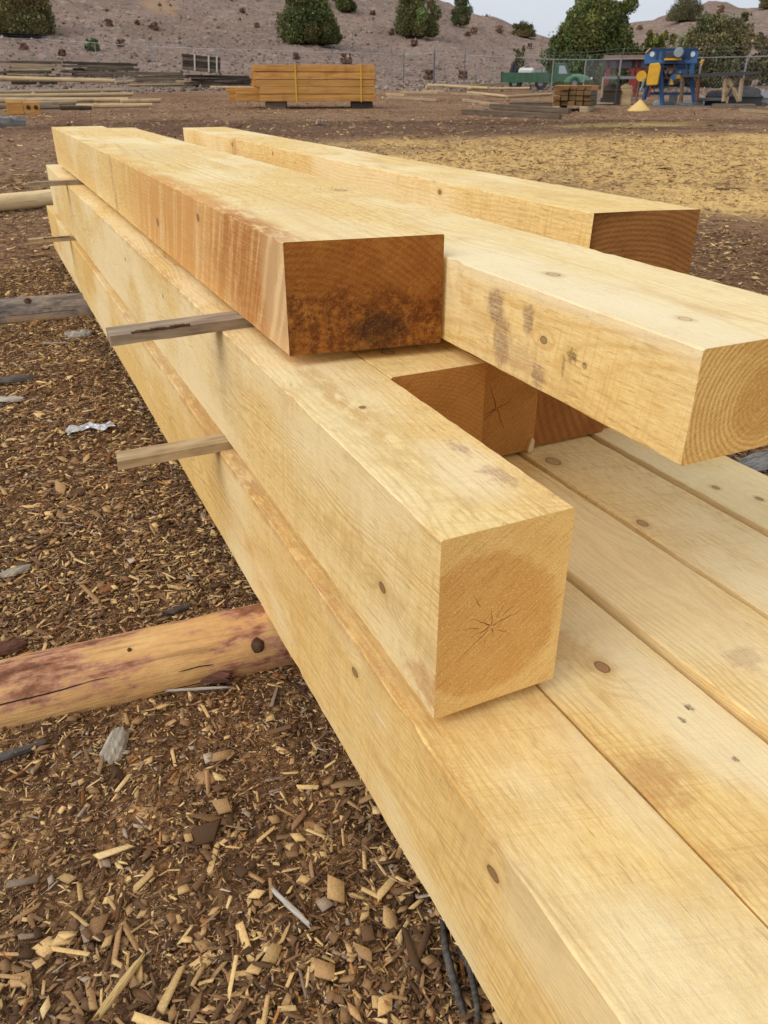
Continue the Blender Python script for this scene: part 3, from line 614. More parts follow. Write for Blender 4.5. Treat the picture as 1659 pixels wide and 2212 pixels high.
# larger litter far over the yard
r_ = np.random.default_rng(5); n = 26000; Rr = 11+36*r_.random(n)**1.1; az_ = PSI+r_.uniform(-.55, .55, n); x, y = Rr*np.sin(az_), Rr*np.cos(az_)
v, c = chips(x, y, .055, .01, np.clip(.5+patchmask(x, y), 0, 1), 91); VS.append(v); CS.append(c)
Vc = np.concatenate(VS); Cc = np.concatenate(CS); n = len(Vc)
fb = np.array([(0, 3, 2, 1), (4, 5, 6, 7), (0, 1, 5, 4), (1, 2, 6, 5), (2, 3, 7, 6), (3, 0, 4, 7)])
Fc = (fb[None]+(np.arange(n)*8)[:, None, None]).reshape(-1, 4)
cols = np.concatenate([np.repeat(Cc, 6, 0), np.ones((n*6, 1))], 1)
tag(np_mesh('wood_chips', Vc.reshape(-1, 3), Fc, cm, cols), 'loose wood chips, splinters and bark mulch covering the yard', 'wood chips', kind='stuff')

# ------------------------------------------------------------------ notable litter
def chunk(name, px, py, L, W, T, rz, mat, label, cat, lift=.012, tilt=(.1, .1), frac=.25, n=9, split=0):
    p = hit(px, py); m = MB(); r = random.Random(px)
    vs = []; K = 7
    for i in range(n+1):
        t = i/n; w = W*(.35+.65*math.sin(math.pi*(.12+.76*t)))*(1+r.uniform(-frac, frac)*.5); x = L*(t-.5)
        for k in range(K+1):
            s = k/K-.5
            vs.append((x+r.uniform(-1, 1)*frac*L*.06+(r.uniform(-1, 1)*L*frac*.3 if i in (0, n) else 0), s*w, T*(.55*(1-abs(2*s)**2)+.3*r.random()*(k % 2))+split*abs(math.sin(t*3))*.01))
    nb = len(vs); vs += [(a, b*.9, -T*.4) for a, b, c in vs]
    fs = []
    q = K+1
    for i in range(n):
        for k in range(K):
            a = i*q+k; fs.append((a, a+1, a+1+q, a+q)); fs.append((nb+a, nb+a+q, nb+a+1+q, nb+a+1))
    for i in range(n): fs += [(i*q, (i+1)*q, nb+(i+1)*q, nb+i*q), (i*q+K, nb+i*q+K, nb+(i+1)*q+K, (i+1)*q+K)]
    for k in range(K): fs += [(k, nb+k, nb+k+1, k+1), (n*q+k, n*q+k+1, nb+n*q+k+1, nb+n*q+k)]
    m.add(vs, fs); o = m.build(name, mat); z = float(zg(p[0], p[1]))
    o.location = (p[0], p[1], z+lift); o.rotation_euler = (tilt[0], tilt[1], rz); return tag(o, label, cat)
greyw = plain_wood('grey_driftwood', (.46, .41, .33), (.22, .19, .15), 110, speck=.6)
paleg = plain_wood('pale_grey_wood', (.50, .46, .40), (.30, .26, .22), 90)
darkb = plain_wood('dark_grey_wood', (.15, .13, .12), (.055, .045, .04), 90)
redb = plain_wood('red_bark', (.17, .075, .05), (.07, .035, .025), 60)
yelw = plain_wood('yellow_sliver', (.62, .45, .20), (.44, .29, .12), 70)
chunk('wood_chunk', 250, 1622, .082, .048, .014, 1.0, greyw, 'grey splintery wood chunk lying alone on the brown mulch', 'wood scrap', tilt=(.3, -.2))
chunk('bark_piece', 448, 1478, .11, .045, .014, -.6, redb, 'dark reddish bark piece leaning on the orange peeled log', 'bark', lift=.03, tilt=(.5, .1))
chunk('wood_sliver', 335, 1500, .17, .012, .006, -.15, yelw, 'thin yellow sliver beside the orange peeled log', 'wood scrap')
chunk('wood_sliver', 430, 1500, .13, .008, .004, -.25, paleg, 'thin pale sliver below the dark bark piece', 'wood scrap')
chunk('wood_sliver', 628, 1975, .105, .010, .005, 1.9, paleg, 'narrow grey pointed sliver standing out in the chips near the bottom centre', 'wood scrap', lift=.02)
chunk('wood_sliver', 265, 2150, .10, .014, .006, .75, yelw, 'thick yellow sliver in the chips at the bottom left', 'wood scrap', lift=.02)
chunk('wood_chunk', 35, 1245, .09, .035, .010, .4, greyw, 'flat grey weathered scrap at the left picture edge above the peeled log', 'wood scrap')
chunk('wood_chunk', 385, 1325, .07, .02, .010, .2, darkb, 'dark grey scrap just above the orange peeled log', 'wood scrap')
chunk('bark_piece', 12, 1410, .10, .05, .018, .1, redb, 'red-brown bark strip at the left end of the peeled log', 'bark')
chunk('bark_piece', 30, 1640, .12, .02, .010, .15, darkb, 'blackish bark strip at the left edge below the peeled log', 'bark')
chunk('wood_chunk', 172, 728, .13, .07, .03, .2, paleg, 'whitish chunk of wood beside the dark weathered log', 'wood scrap')
chunk('wood_chunk', 30, 825, .16, .06, .02, .1, darkb, 'dark grey scrap lying below the weathered log', 'wood scrap')
chunk('wood_chunk', 20, 870, .13, .05, .012, -.2, paleg, 'flat light grey scrap at the left edge below the weathered log', 'wood scrap')
chunk('wood_sliver', 120, 748, .13, .02, .008, 0, stg, 'tan stick lying in front of the dark weathered log', 'wood scrap')
chunk('wood_slab', 1640, 1010, .34, .09, .02, .25, plain_wood('weathered_slab', (.30, .28, .25), (.13, .115, .10), 90), 'weathered grey slab on the chips at the right picture edge', 'wood scrap', lift=.02)
chunk('wood_block', 690, 270, .5, .18, .12, 1.2, plain_wood('block_pink', (.45, .36, .29), (.3, .22, .17), 9), 'small pinkish wood offcut on the dark yard in front of the banded bundle', 'wood scrap', lift=.05)
chunk('timber_offcut', 8, 274, .9, .35, .22, .1, plain_wood('offcut_grey', (.25, .24, .23), (.15, .14, .13), 9), 'grey timber offcut at the left picture edge', 'wood scrap', lift=.1)
# curved dark sticks against the base timber
for k, (pts_, r0, lb) in enumerate([([(965, 1990), (975, 2080), (995, 2150), (1020, 2212)], .0062, 'longer curved grey-black branch beside the near base of the pile'), ([(1000, 2060), (1025, 2110), (1040, 2180), (1045, 2230)], .005, 'shorter dark branch touching the near base of the pile')]):
    m = MB(); P3 = [hit(a, b)+np.array([-.01, 0, .02+.012*math.sin(i*1.3)]) for i, (a, b) in enumerate(pts_)]
    m.tube(P3, [r0*.8, r0, r0, r0*.5], 9, wob=.12); tag(m.build('branch', plain_wood('branch_grey'+'x'*k, (.13, .115, .10), (.05, .044, .04), 120), smooth=True), lb, 'branch')
# foil wrapper
fm = NT('foil', .35, .5); f = fm.noise(fm.coord(), 60, 3); fm.b.inputs['Metallic'].default_value = .55; foil = fm.fin(fm.ramp(f, [(.35, (.35, .37, .42)), (.6, (.72, .74, .78))]), fm.bump(f, .004, 1))
p = hit(195, 934); m = MB(); r = random.Random(4); W_, L_ = 14, 6; vs = []
for i in range(W_+1):
    for j in range(L_+1):
        vs.append(((i/W_-.5)*.17+r.uniform(-.005, .005), (j/L_-.5)*.06*(1+.3*math.sin(i*.9))+r.uniform(-.004, .004)+.02*math.sin(i*.35), .008+.006*math.sin(i*1.1+j*.4)*math.cos(j*1.7)+r.uniform(0, .004)))
m.add(vs, [(i*(L_+1)+j, i*(L_+1)+j+1, (i+1)*(L_+1)+j+1, (i+1)*(L_+1)+j) for i in range(W_) for j in range(L_)])
o = m.build('foil_wrapper', foil, loc=(p[0], p[1], float(zg(p[0], p[1]))+.006)); o.rotation_euler = (0, 0, .12)
so = o.modifiers.new('thickness', 'SOLIDIFY'); so.thickness = .0004; tag(o, 'crumpled silver foil wrapper on the brown mulch left of the pile', 'litter')
kb = MB(); kb.tube([(0, .0, 0), (0, -.008, 0)], .010, 12); 

# ------------------------------------------------------------------ background materials
def pm_(name, c, rough=.6, spec=.3, var=.35, sc=3, metal=0):
    n = NT(name, rough, spec); f = n.noise(n.coord(), sc, 5, .65); n.b.inputs['Metallic'].default_value = metal
    return n.fin(n.mix(n.mr(f, .4, .75, 0, var), c, tuple(a*.5 for a in c)), n.bump(f, .01, .3))
def bw(name, c, c2, axis=0):
    n = NT(name, .85, .12); P = n.coord(); sc_ = [6, 6, 6]; sc_[axis] = .35
    f = n.noise(n.ve('MULTIPLY', P, tuple(sc_)), 3, 4, .6); q = n.noise(P, 2.2, 3)
    oi = n.n('ShaderNodeObjectInfo').outputs['Random']
    col = n.mix(n.mr(f, .35, .7), c, c2); col = n.mix(n.mr(q, .5, .75, 0, .5), col, tuple(a*.6 for a in c2)); col = n.mix(n.ma('MULTIPLY', oi, .45), col, tuple(a*.62 for a in c))
    return n.fin(col, n.bump(f, .01, .6))
W_or = bw('orange_timber', (.64, .34, .105), (.42, .19, .05)); W_gr = bw('weathered_board', (.20, .155, .11), (.10, .078, .058)); W_dk = bw('dark_board', (.085, .066, .05), (.04, .03, .024))
W_yl = bw('yellow_pole', (.64, .48, .27), (.44, .31, .17)); W_tn = bw('tan_pole', (.50, .39, .25), (.33, .24, .15)); W_en = bw('brown_end', (.24, .14, .06), (.12, .065, .03))
straps = pm_('yellow_strap', (.66, .42, .05), .6); strapw = pm_('white_strap', (.6, .57, .5), .6); dirtb = pm_('dirty_block', (.05, .04, .035), .9)
def local(fr, turn=0): return (tuple(fr.o), -fr.az+turn)
# banded orange bundle: rows of squared timbers
fr = Frame(690, 236); root = empty('timber_bundle', *local(fr))
uL, w0 = fr.uv(556, 234); uR, _ = fr.uv(811, 234); _, wt = fr.uv(690, 139); base = .24; rows = 5; rh = (wt-base)/rows; dep = .33
for k in range(rows):
    for q in range(4):
        uc = uL if q == 0 else (uL-(.75 if (q == 1 and k < 2) else (-.03 if k < 2 else .02)))
        if k < 2 and q == 2: uc = uL-1.05
        if k < 2 and q == 0: uc = uL+.12
        if k >= 2 and q: uc = uL-.14*q*.4-random.uniform(0, .05)
        m = MB(); m.box(uc+random.uniform(-.02, .02), uR+random.uniform(-.03, .03), q*(dep+.004)+random.uniform(-.012, .012), q*(dep+.004)+dep, base+k*rh+.006, base+(k+1)*rh-.012, j=.011)
        m.build('timber', W_or, root, bevel=.008)
for px in (640, 780):
    a, _ = fr.uv(px, 200); m = MB(); m.box(a-.024, a+.024, -.04, -.022, base-.01, wt+.03); m.box(a-.024, a+.024, -.04, 4*dep+.04, wt+.012, wt+.03); m.box(a-.024, a+.024, 4*dep+.03, 4*dep+.048, base, wt+.03); m.build('strap', straps, root)
tag(root, 'large orange-brown bundle of squared timbers held by two yellow straps', 'timber bundle')
for (pa_, pb_, lb, mt) in ((573, 618, 'grey block under the left end of the banded bundle', W_gr), (760, 806, 'dark block under the right end of the banded bundle', dirtb)):
    a, _ = fr.uv(pa_, 240); b, _ = fr.uv(pb_, 240); o = MB().box(a, b, .1, 1.2, -.06, base-.012, j=.01).build('support_block', mt, bevel=.012)
    o.location, o.rotation_euler = Vector(fr.o), (0, 0, -fr.az); tag(o, lb, 'block', 'blocks under the banded bundle')

def plank(px0, py0, px1, py1, thick, mat, label, cat='pole', name='pole', round_=True, lift=0, group=None, w=None):
    """lies on the ground between two pixels of its lower outline"""
    a = hit(px0, py0); b = hit(px1, py1); R = np.linalg.norm(a-CAM); t = thick*R/2120
    if abs(np.linalg.norm(b-CAM)-R) > 14: 
        f_ = Frame(px0, py0); b2 = f_.uv(px1, py1); b = f_.o+f_.r*b2[0]
    L = lift*R/2120
    p0 = Vector(a)+Vector((0, 0, t/2+L)); p1 = Vector(b)+Vector((0, 0, t/2+L)); d = p1-p0
    m = MB(); Ln = d.length
    if round_: m.tube([(0, 0, 0), (Ln*.5, random.uniform(-.03, .03), 0), (Ln, 0, 0)], [t/2*1.05, t/2, t/2*.92], 12, wob=.03)
    else: m.box(0, Ln, -(w or t)/2, (w or t)/2, -t/2, t/2, j=t*.05)
    o = m.build(name, mat, smooth=False, bevel=0 if round_ else t*.06); o.location = p0; o.rotation_euler = d.to_track_quat('X', 'Z').to_euler()
    return tag(o, label, cat, group)
# left pole pile
gp = 'peeled poles lying in the left yard'
for a in [(-60, 205, 265, 199, 8, W_tn, 'thin far peeled pole in the left yard, topmost in view', 0), (-60, 214, 287, 208, 9, W_yl, 'pale peeled pole second from the back in the left yard', 0),
          (-30, 222, 278, 221, 10, W_yl, 'long yellow pole in the middle of the left yard poles', 0), (262, 224, 346, 222, 9, W_yl, 'pole end sticking out farthest right from the left yard poles', 0),
          (80, 229, 166, 226, 9, W_tn, 'short greyish pole right of the two orange blocks', 0), (166, 234, 330, 232, 9, W_yl, 'front yellow pole of the left yard, its right end on the dirt', 0),
          (-60, 236, 132, 236, 9, W_gr, 'weathered grey pole behind the two orange blocks', 0), (132, 238, 198, 238, 9, W_dk, 'short dark pole between the grey pole and the front yellow pole', 0), (60, 224, 240, 220, 8, W_tn, 'tan pole tucked under the long yellow pole', 0)]:
    plank(*a[:7], lift=a[7], group=gp)
plank(-40, 173, 250, 180, 9, W_yl, 'long thick yellow pole below the weathered stacks at far left', group=gp); plank(250, 182, 315, 178, 6, W_tn, 'thin tan pole end right of the long thick pole', group=gp)
plank(25, 182, 125, 182, 6, W_dk, 'pole coloured dark for shade in the gap under the long thick yellow pole', group=gp); plank(275, 186, 440, 184, 4, W_tn, 'very thin tan pole lying on the far dirt left of the bundle', group=gp)  # shade on the pole in the gap is put into its dark colour
plank(455, 191, 550, 192, 5, W_yl, 'short yellow pole just left of the banded bundle', group=gp)
# two orange block ends
f2 = Frame(50, 248)
for k, (a, b) in enumerate(((15, 52), (52, 88))):
    u0, _ = f2.uv(a, 240); u1, _ = f2.uv(b, 240); _, wz = f2.uv(a, 220); o = empty('squared_block', tuple(f2.o), -f2.az)
    MB().box(u0+.004, u1-.004, 0, .9, .0, wz, j=.01).build('block', W_or, o, bevel=.012)
    if k:
        for s_ in (.30, .75):
            m = MB(); c0 = u0+(u1-u0)*s_; m.tube([(c0, .03, wz*.55), (c0, -.012, wz*.55)], .065, 12, wob=.1); m.build('knot', dirtb, o)
    tag(o, 'orange squared block with two dark knots at its end, by the grey pole' if k else 'plain orange squared block at far left, beside the knotted one', 'timber', 'two orange blocks')
# weathered stacks along the fence
def stack(x0, x1, y0, y1, rowsn, cols_, mat, label, ragged=.25, matmix=None, grp=None, R=None):
    f_ = Frame((x0+x1)/2, y1, R); u0, _ = f_.uv(x0, y1); u1, _ = f_.uv(x1, y1); _, wz = f_.uv((x0+x1)/2, y0); t = wz/rowsn
    for r_i in range(rowsn):
        for c_i in range(cols_):
            e0, e1 = random.uniform(-ragged, ragged)*1.5, random.uniform(-ragged, ragged)*1.5
            lo, hi = u0+e0, u1+e1
            if random.random() < .3: lo = u0+(u1-u0)*random.uniform(.05, .3)
            m = MB(); m.box(lo, hi, c_i*.4, c_i*.4+.34, r_i*t+.01, r_i*t+t*.86, j=.02)
            tilt = random.uniform(-.022, .022)
            o = m.build('weathered_board', matmix[random.randrange(len(matmix))] if matmix else mat); o.location = Vector(f_.o); o.rotation_euler = (0, tilt, -f_.az+random.uniform(-.02, .02))
            tag(o, label, 'board', grp)
stack(5, 125, 131, 164, 6, 2, W_gr, 'weathered brown board in the leftmost stack against the hill', .3, [W_gr, W_gr, W_tn], 'boards of the leftmost far stack')
stack(150, 290, 134, 165, 5, 2, W_gr, 'weathered dark-ended board in the second stack from the left below the fence', .35, [W_gr, W_dk, W_gr], 'boards of the second far stack')
stack(298, 395, 155, 184, 4, 2, W_gr, 'weathered board in the low stack between the second stack and the tilted bundle', .4, [W_gr, W_tn], 'boards of the low far stack')
stack(400, 550, 162, 188, 4, 2, W_gr, 'weathered board in the stack under the tilted dark bundle', .4, [W_gr, W_tn, W_dk], 'boards under the tilted bundle')
# tilted dark bundle with white straps
f3 = Frame(438, 188); a, _ = f3.uv(399, 160); b, _ = f3.uv(478, 160); _, z0 = f3.uv(438, 154); _, z1 = f3.uv(438, 119)
root = empty('board_bundle', tuple(f3.o), -f3.az); hgt = z1-z0
R_ = Matrix.Translation(((a+b)/2, 0, (z0+z1)/2)) @ Matrix.Rotation(math.radians(5), 4, 'Y')
for k in range(5):
    for q in range(3):
        MB().box(-(b-a)/2-random.uniform(0, .12), (b-a)/2, q*.36, q*.36+.34, -hgt/2+k*hgt/5, -hgt/2+(k+.85)*hgt/5, j=.015, M=R_).build('board', W_dk if (k+q) % 3 else W_gr, root)
for t in (.30, .68, .90):
    x_ = -(b-a)/2+(b-a)*t; MB().box(x_-.045, x_+.045, -.05, -.025, -hgt/2, hgt/2+.03, M=R_).box(x_-.045, x_+.045, -.05, 1.1, hgt/2+.012, hgt/2+.03, M=R_).build('strap', strapw, root)
tag(root, 'tilted bundle of dark old boards with pale straps on top of the weathered stack', 'board bundle')
# low dark timbers at the foot of the tilted bundle carrying it
# middle yellow poles
gm = 'pale poles and boards scattered in the middle yard'
for a in [(920, 196, 1115, 187, 5, W_yl, 'pale board on top of the middle yard heap, pointing up right', 5), (924, 192, 1055, 200, 6, W_yl, 'thick yellow board sloping across the left of the middle heap', 5), (1010, 198, 1143, 197, 6, W_yl, 'yellow pole with brown end on the right of the middle heap', 3),
          (1010, 203, 1095, 212, 6, W_yl, 'pale pole lying below the middle heap', 0), (975, 204, 1046, 207, 4, W_tn, 'short tan pole at the front of the middle heap', 0), (1095, 212, 1190, 206, 6, W_yl, 'long pale pole leading to the square timber stack', 0), (1105, 219, 1188, 219, 4, W_tn, 'thin tan board in front of the pole leading to the square stack', 0),
          (866, 202, 946, 205, 4, W_tn, 'lone tan pole on the dirt right of the banded bundle', 2), (838, 212, 945, 219, 5, W_tn, 'longer thin board lying nearer, right of the banded bundle', 0), (835, 206, 875, 208, 5, W_yl, 'short pale offcut right of the banded bundle', 0), (910, 199, 960, 198, 4, W_yl, 'tiny pale offcut at the left foot of the middle heap', 0)]:
    plank(*a[:7], lift=a[7], group=gm, cat='board', name='pole', round_=a[4] > 5)
gw = 'weathered squared beams beside the square stack'
for a in [(1000, 246, 1210, 258, 10, W_gr, 'nearest weathered squared beam left of the square stack', 0), (1060, 236, 1230, 247, 10, W_gr, 'thick weathered beam behind the nearest one, end by the square stack', 2), (1000, 219, 1100, 235, 6, W_tn, 'thin grey-tan beam slanting behind the two weathered beams', 0), (1100, 232, 1230, 232, 8, W_gr, 'short weathered beam touching the square stack', 3)]:
    plank(*a[:7], lift=a[7], group=gw, cat='beam', name='weathered_beam', round_=False)
# square stack, ends to the camera
f4 = Frame(1232, 242, turn=0); a, _ = f4.uv(1192, 236); b, _ = f4.uv(1274, 236); _, z0 = f4.uv(1232, 229); _, z1 = f4.uv(1232, 184); t = (z1-z0)/4; w = (b-a)/5
for k in range(4):
    for q in range(5):
        m = MB(); yo = random.uniform(-.12, .12); m.box(a+q*w+.01, a+(q+1)*w-.01, yo, 2.2+yo, z0+k*t+.008, z0+(k+1)*t-.008, j=.008)
        o = empty('square_timber', tuple(f4.o), -f4.az-.12); m.build('timber_body', W_or if (k == 3 or q == 0) else W_gr, o, bevel=.008)
        MB().box(a+q*w+.018, a+(q+1)*w-.018, yo-.006, yo+.02, z0+k*t+.015, z0+(k+1)*t-.015).build('cut_end', W_en, o)
        tag(o, ('orange-topped timber in the top row of the square stack' if k == 3 else 'brown-ended timber in the lower rows of the square stack'), 'timber', 'timbers of the square stack, top row' if k == 3 else 'timbers of the square stack, lower rows')
for (p_, q_, lb) in ((1193, 1208, 'left wooden foot under the square stack'), (1252, 1272, 'right wooden foot under the square stack')):
    c, _ = f4.uv(p_, 240); d, _ = f4.uv(q_, 240); o = MB().box(c, d, -.1, 2, -.05, z0-.004, j=.01).build('support_block', W_tn, bevel=.01); o.location = Vector(f4.o); o.rotation_euler = (0, 0, -f4.az-.12); tag(o, lb, 'block', 'feet of the square stack')

# ------------------------------------------------------------------ fence
galv = pm_('galvanised', (.30, .31, .33), .5, .4, .2, 4, .4); galvd = pm_('dark_post', (.12, .12, .15), .6, .3)
posts = [(-130, 126, 74), (-10, 130, 80), (104, 134, 85), (211, 139, 92), (330, 150, 100), (470, 160, 105), (590, 167, 108), (720, 172, 112), (845, 176, 116), (872, 177, 119), (937, 180, 113), (1002, 184, 118), (1060, 186, 121), (1130, 190, 124), (1190, 196, 127), (1258, 203, 128), (1330, 224, 126), (1420, 224, 125), (1500, 224, 123), (1596, 222, 121), (1700, 222, 119), (1850, 222, 116)]
root = None; pf = []
for px, yb, yt in posts:
    f_ = Frame(px, yb); _, h = f_.uv(px, yt); pf.append((np.array(f_.o), max(1.5, h)))
root = empty('chain_fence', tuple(pf[0][0])); o0 = pf[0][0]
for i, (p, h) in enumerate(pf):
    q = p-o0; m = MB(); r = .035 if i != 10 else .06; m.tube([tuple(q+np.array([0, 0, -.2])), tuple(q+np.array([0, 0, h]))], r, 8)
    d = fh; m.tube([tuple(q+np.array([0, 0, h])), tuple(q+np.array([0, 0, h+.33])-fh*.3)], .018, 5)
    m.build('post', galvd if i in (9, 10, 11) else galv, root)
rail = MB(); wire = MB(); fab = MB()
for (p, h), (p2, h2) in zip(pf[:-1], pf[1:]):
    a = p-o0; b = p2-o0; up_ = np.array([0, 0, 1.])
    rail.tube([tuple(a+up_*(h-.03)), tuple(b+up_*(h2-.03))], .024, 6)
    for k in (.33, .18): wire.tube([tuple(a+up_*(h+k)-fh*k*.9), tuple(b+up_*(h2+k)-fh*k*.9)], .004, 3, caps=False)
    L = np.linalg.norm(b-a); n = int(L/.16)
    for i in range(-8, n+8):
        for sg in (1, -1):
            t0 = i*.16/L; t1 = t0+sg*(h-.1)/L*.9
            z0_, z1_ = .05, h-.05
            if t0 < 0 or t0 > 1: continue
            if t1 < 0: z1_ = z0_+(z1_-z0_)*(t0/(t0-t1)); t1 = 0
            if t1 > 1: z1_ = z0_+(z1_-z0_)*((1-t0)/(t1-t0)); t1 = 1
            fab.tube([tuple(a+(b-a)*t0+up_*z0_), tuple(a+(b-a)*t1+up_*z1_)], .0018, 3, caps=False)
rail.build('top_rail', galv, root); wire.build('top_wire', galv, root); fab.build('chain_mesh', galv, root)
tag(root, 'grey chain-link fence with posts and barbed arms running along the foot of the hill', 'fence')

# ------------------------------------------------------------------ trees
lt_ = NT('juniper_leaf', .8, .15); at = lt_.n('ShaderNodeAttribute', attribute_name='tone').outputs['Color']; leafm = lt_.fin(at)
trunkm = pm_('juniper_bark', (.10, .075, .055), .9)
def tree(pxL, pxR, pyT, pyB, label, seed, tone=(.050, .070, .026), R=None, dens=1., cat='tree', group=None, nlobe=22, leaf=.085, name='juniper_tree', low=.0):
    r = np.random.default_rng(seed); cx = (pxL+pxR)/2
    f_ = Frame(cx, pyB, R); uL, _ = f_.uv(pxL, pyB); uR, _ = f_.uv(pxR, pyB); _, top = f_.uv(cx, pyT); w = (uR-uL)/2; H = top
    root = empty(name, tuple(f_.o), -f_.az)
    # lobes in the crown, then leaf clumps on each lobe
    lob = []
    for i in range(nlobe):
        t = r.uniform(low, 1); prof = math.sqrt(max(.03, 1-((t-.40)/.68)**2)); an = r.uniform(0, 2*math.pi); q = prof*w*r.uniform(.25, .80)
        lob.append((q*math.cos(an), q*math.sin(an)*.9, H*(.06+t*.80), w*r.uniform(.20, .40)*(1-.35*t)))
    lob += [(r.uniform(-.3, .3)*w, r.uniform(-.3, .3)*w, H*t, w*.42) for t in (.3, .5, .68)]
    lob += [(r.uniform(-.7, .7)*w, r.uniform(-.6, .6)*w, H*r.uniform(.80, .97), w*r.uniform(.07, .15)) for t in range(6)]
    for i in range(7): an = i*.9+seed; lob.append((w*.62*math.cos(an), w*.6*math.sin(an), H*r.uniform(.10, .22), w*r.uniform(.22, .34)))
    V = []; C_ = []
    for (lx, ly, lz, lr) in lob:
        n = int(min(2900, 60+dens*700*(lr/.6)**2)); 
        d = r.normal(0, 1, (n, 3)); d /= np.linalg.norm(d, axis=1)[:, None]; rad = lr*(.40+.66*r.random(n)**.6+.30*(r.random(n) < .10)*r.random(n))*(1+.22*np.sin(d[:, 0]*6+seed)*np.cos(d[:, 2]*5))
        c = d*rad[:, None]*np.array([1, 1, 1.15])+np.array([lx, ly, lz]); c[:, 2] = np.maximum(c[:, 2], .06*r.random(n)*H)
        a = r.normal(0, 1, (n, 3)); a /= np.linalg.norm(a, axis=1)[:, None]; a[:, 2] = np.abs(a[:, 2])+.35; b = np.cross(a, r.normal(0, 1, (n, 3))); b /= np.linalg.norm(b, axis=1)[:, None]
        s = leaf*np.exp(r.normal(0, .35, n)); a = a*s[:, None]; b = b*(s*.62)[:, None]
        V.append(np.stack([c-b*.6, c+a*.2+b, c+a, c+a*.3-b], 1)); cl = np.exp(r.normal(0, .20))*np.exp(r.normal(0, .42, (n, 1)))
        tc = np.array(tone)[None]*np.array([[2.9, 2.1, 2.1]])*cl; tc[:, 0] *= np.exp(r.normal(0, .12)); C_.append(tc)
    V = np.concatenate(V); C_ = np.concatenate(C_); n = len(V)
    o = np_mesh('crown', V.reshape(-1, 3), np.arange(n*4).reshape(n, 4), leafm, np.concatenate([C_, np.ones((n, 1))], 1)); o.parent = root
    m = MB(); m.tube([(0, 0, -.3), (.05*w, 0, H*.25), (0, .03, H*.6)], [w*.07, w*.05, w*.02], 8)
    for (lx, ly, lz, lr) in lob[:7]: m.tube([(0, 0, lz*.25), (lx*.5, ly*.5, lz*.7), (lx, ly, lz)], [w*.05, w*.03, w*.01], 5)
    if cat != 'shrub': m.build('trunk', trunkm, root)
    tag(root, label, cat, group)
JG = 'junipers on the slopes'
tree(-45, 132, -60, 76, 'large olive-green juniper at the top left corner, cut by the picture edge', 1, (.052, .062, .024), group=JG, nlobe=22)
tree(603, 747, -22, 96, 'broad dark juniper on the slope above the banded bundle', 2, (.034, .052, .018), group=JG, nlobe=20, dens=1.3)
tree(722, 775, -30, 26, 'small juniper half hidden behind the broad dark one', 3, (.034, .052, .018), group=JG)
tree(845, 956, -30, 82, 'rounded juniper in the middle of the slope, right of the broad dark one', 4, (.040, .058, .021), group=JG, nlobe=18, dens=1.2)
tree(968, 1020, -25, 56, 'narrow juniper on the descending ridge line', 5, (.042, .060, .026), group=JG)
tree(1100, 1160, 54, 80, 'low flat juniper on the ridge next to the sky gap', 6, (.040, .052, .022), group=JG, nlobe=9)
tree(1166, 1385, 0, 182, 'biggest juniper, a wide dark mass behind the green truck', 7, (.036, .060, .018), R=64, group=JG, nlobe=46, dens=1.25, low=.0)
tree(1222, 1262, 4, 120, 'thin-topped juniper rising at the left of the biggest one', 17, (.045, .062, .026), R=66, group=JG)
tree(1290, 1362, -22, 120, 'tall pointed juniper rising at the right of the biggest one', 18, (.045, .062, .026), R=67, group=JG)
tree(1352, 1462, 68, 165, 'low yellow-green bush mass behind the blue machine', 8, (.058, .074, .020), R=66, group=JG, nlobe=22, low=.0)
tree(1440, 1632, 34, 165, 'wide grey-green juniper behind the right end of the conveyor', 9, (.046, .060, .028), R=70, group=JG, nlobe=40, dens=1.0, low=.0)
tree(1605, 1690, 60, 165, 'grey-green shrub at the foot of the right slope, cut by the right edge', 19, (.05, .062, .03), R=74, group=JG, nlobe=9, dens=.5)
tree(1432, 1520, -14, 46, 'sparse olive juniper near the top of the right hill', 10, (.05, .06, .03), group=JG, nlobe=12, dens=.8)
tree(1632, 1690, -16, 18, 'small juniper on the skyline at the top right corner', 11, (.042, .055, .022), group=JG, nlobe=8)
tree(1094, 1134, 104, 165, 'small upright juniper behind the white tank', 12, (.055, .07, .035), R=66, group=JG, nlobe=10)
tree(184, 219, 85, 110, 'little round green bush above the fence at left', 13, (.036, .065, .026), group=JG, nlobe=7, cat='bush', name='bush', leaf=.08)
sg_ = 'small dark shrubs dotted over the slope'
for i, (x, y, w) in enumerate([(237, 53, 9), (334, 60, 9), (297, 52, 5), (524, 26, 6), (1023, 68, 8), (1010, 76, 6), (1057, 28, 7), (1078, 66, 10), (895, 96, 9), (845, 72, 7), (556, 58, 6), (262, 96, 9), (135, 117, 8), (640, 124, 7), (1145, 100, 5), (1520, 55, 9), (1640, 90, 12), (1600, 50, 8), (748, 130, 14), (925, 165, 12), (1000, 165, 10), (1380, 62, 7), (55, 105, 8), (805, 30, 6), (1555, 22, 10)]):
    tree(x-w, x+w, y-w*.9, y+w*.5, 'small dark scrubby shrub dotted on the bare slope', 40+i, (.085, .070, .050), group=sg_, nlobe=5, dens=.10, cat='shrub', name='shrub', leaf=.10)
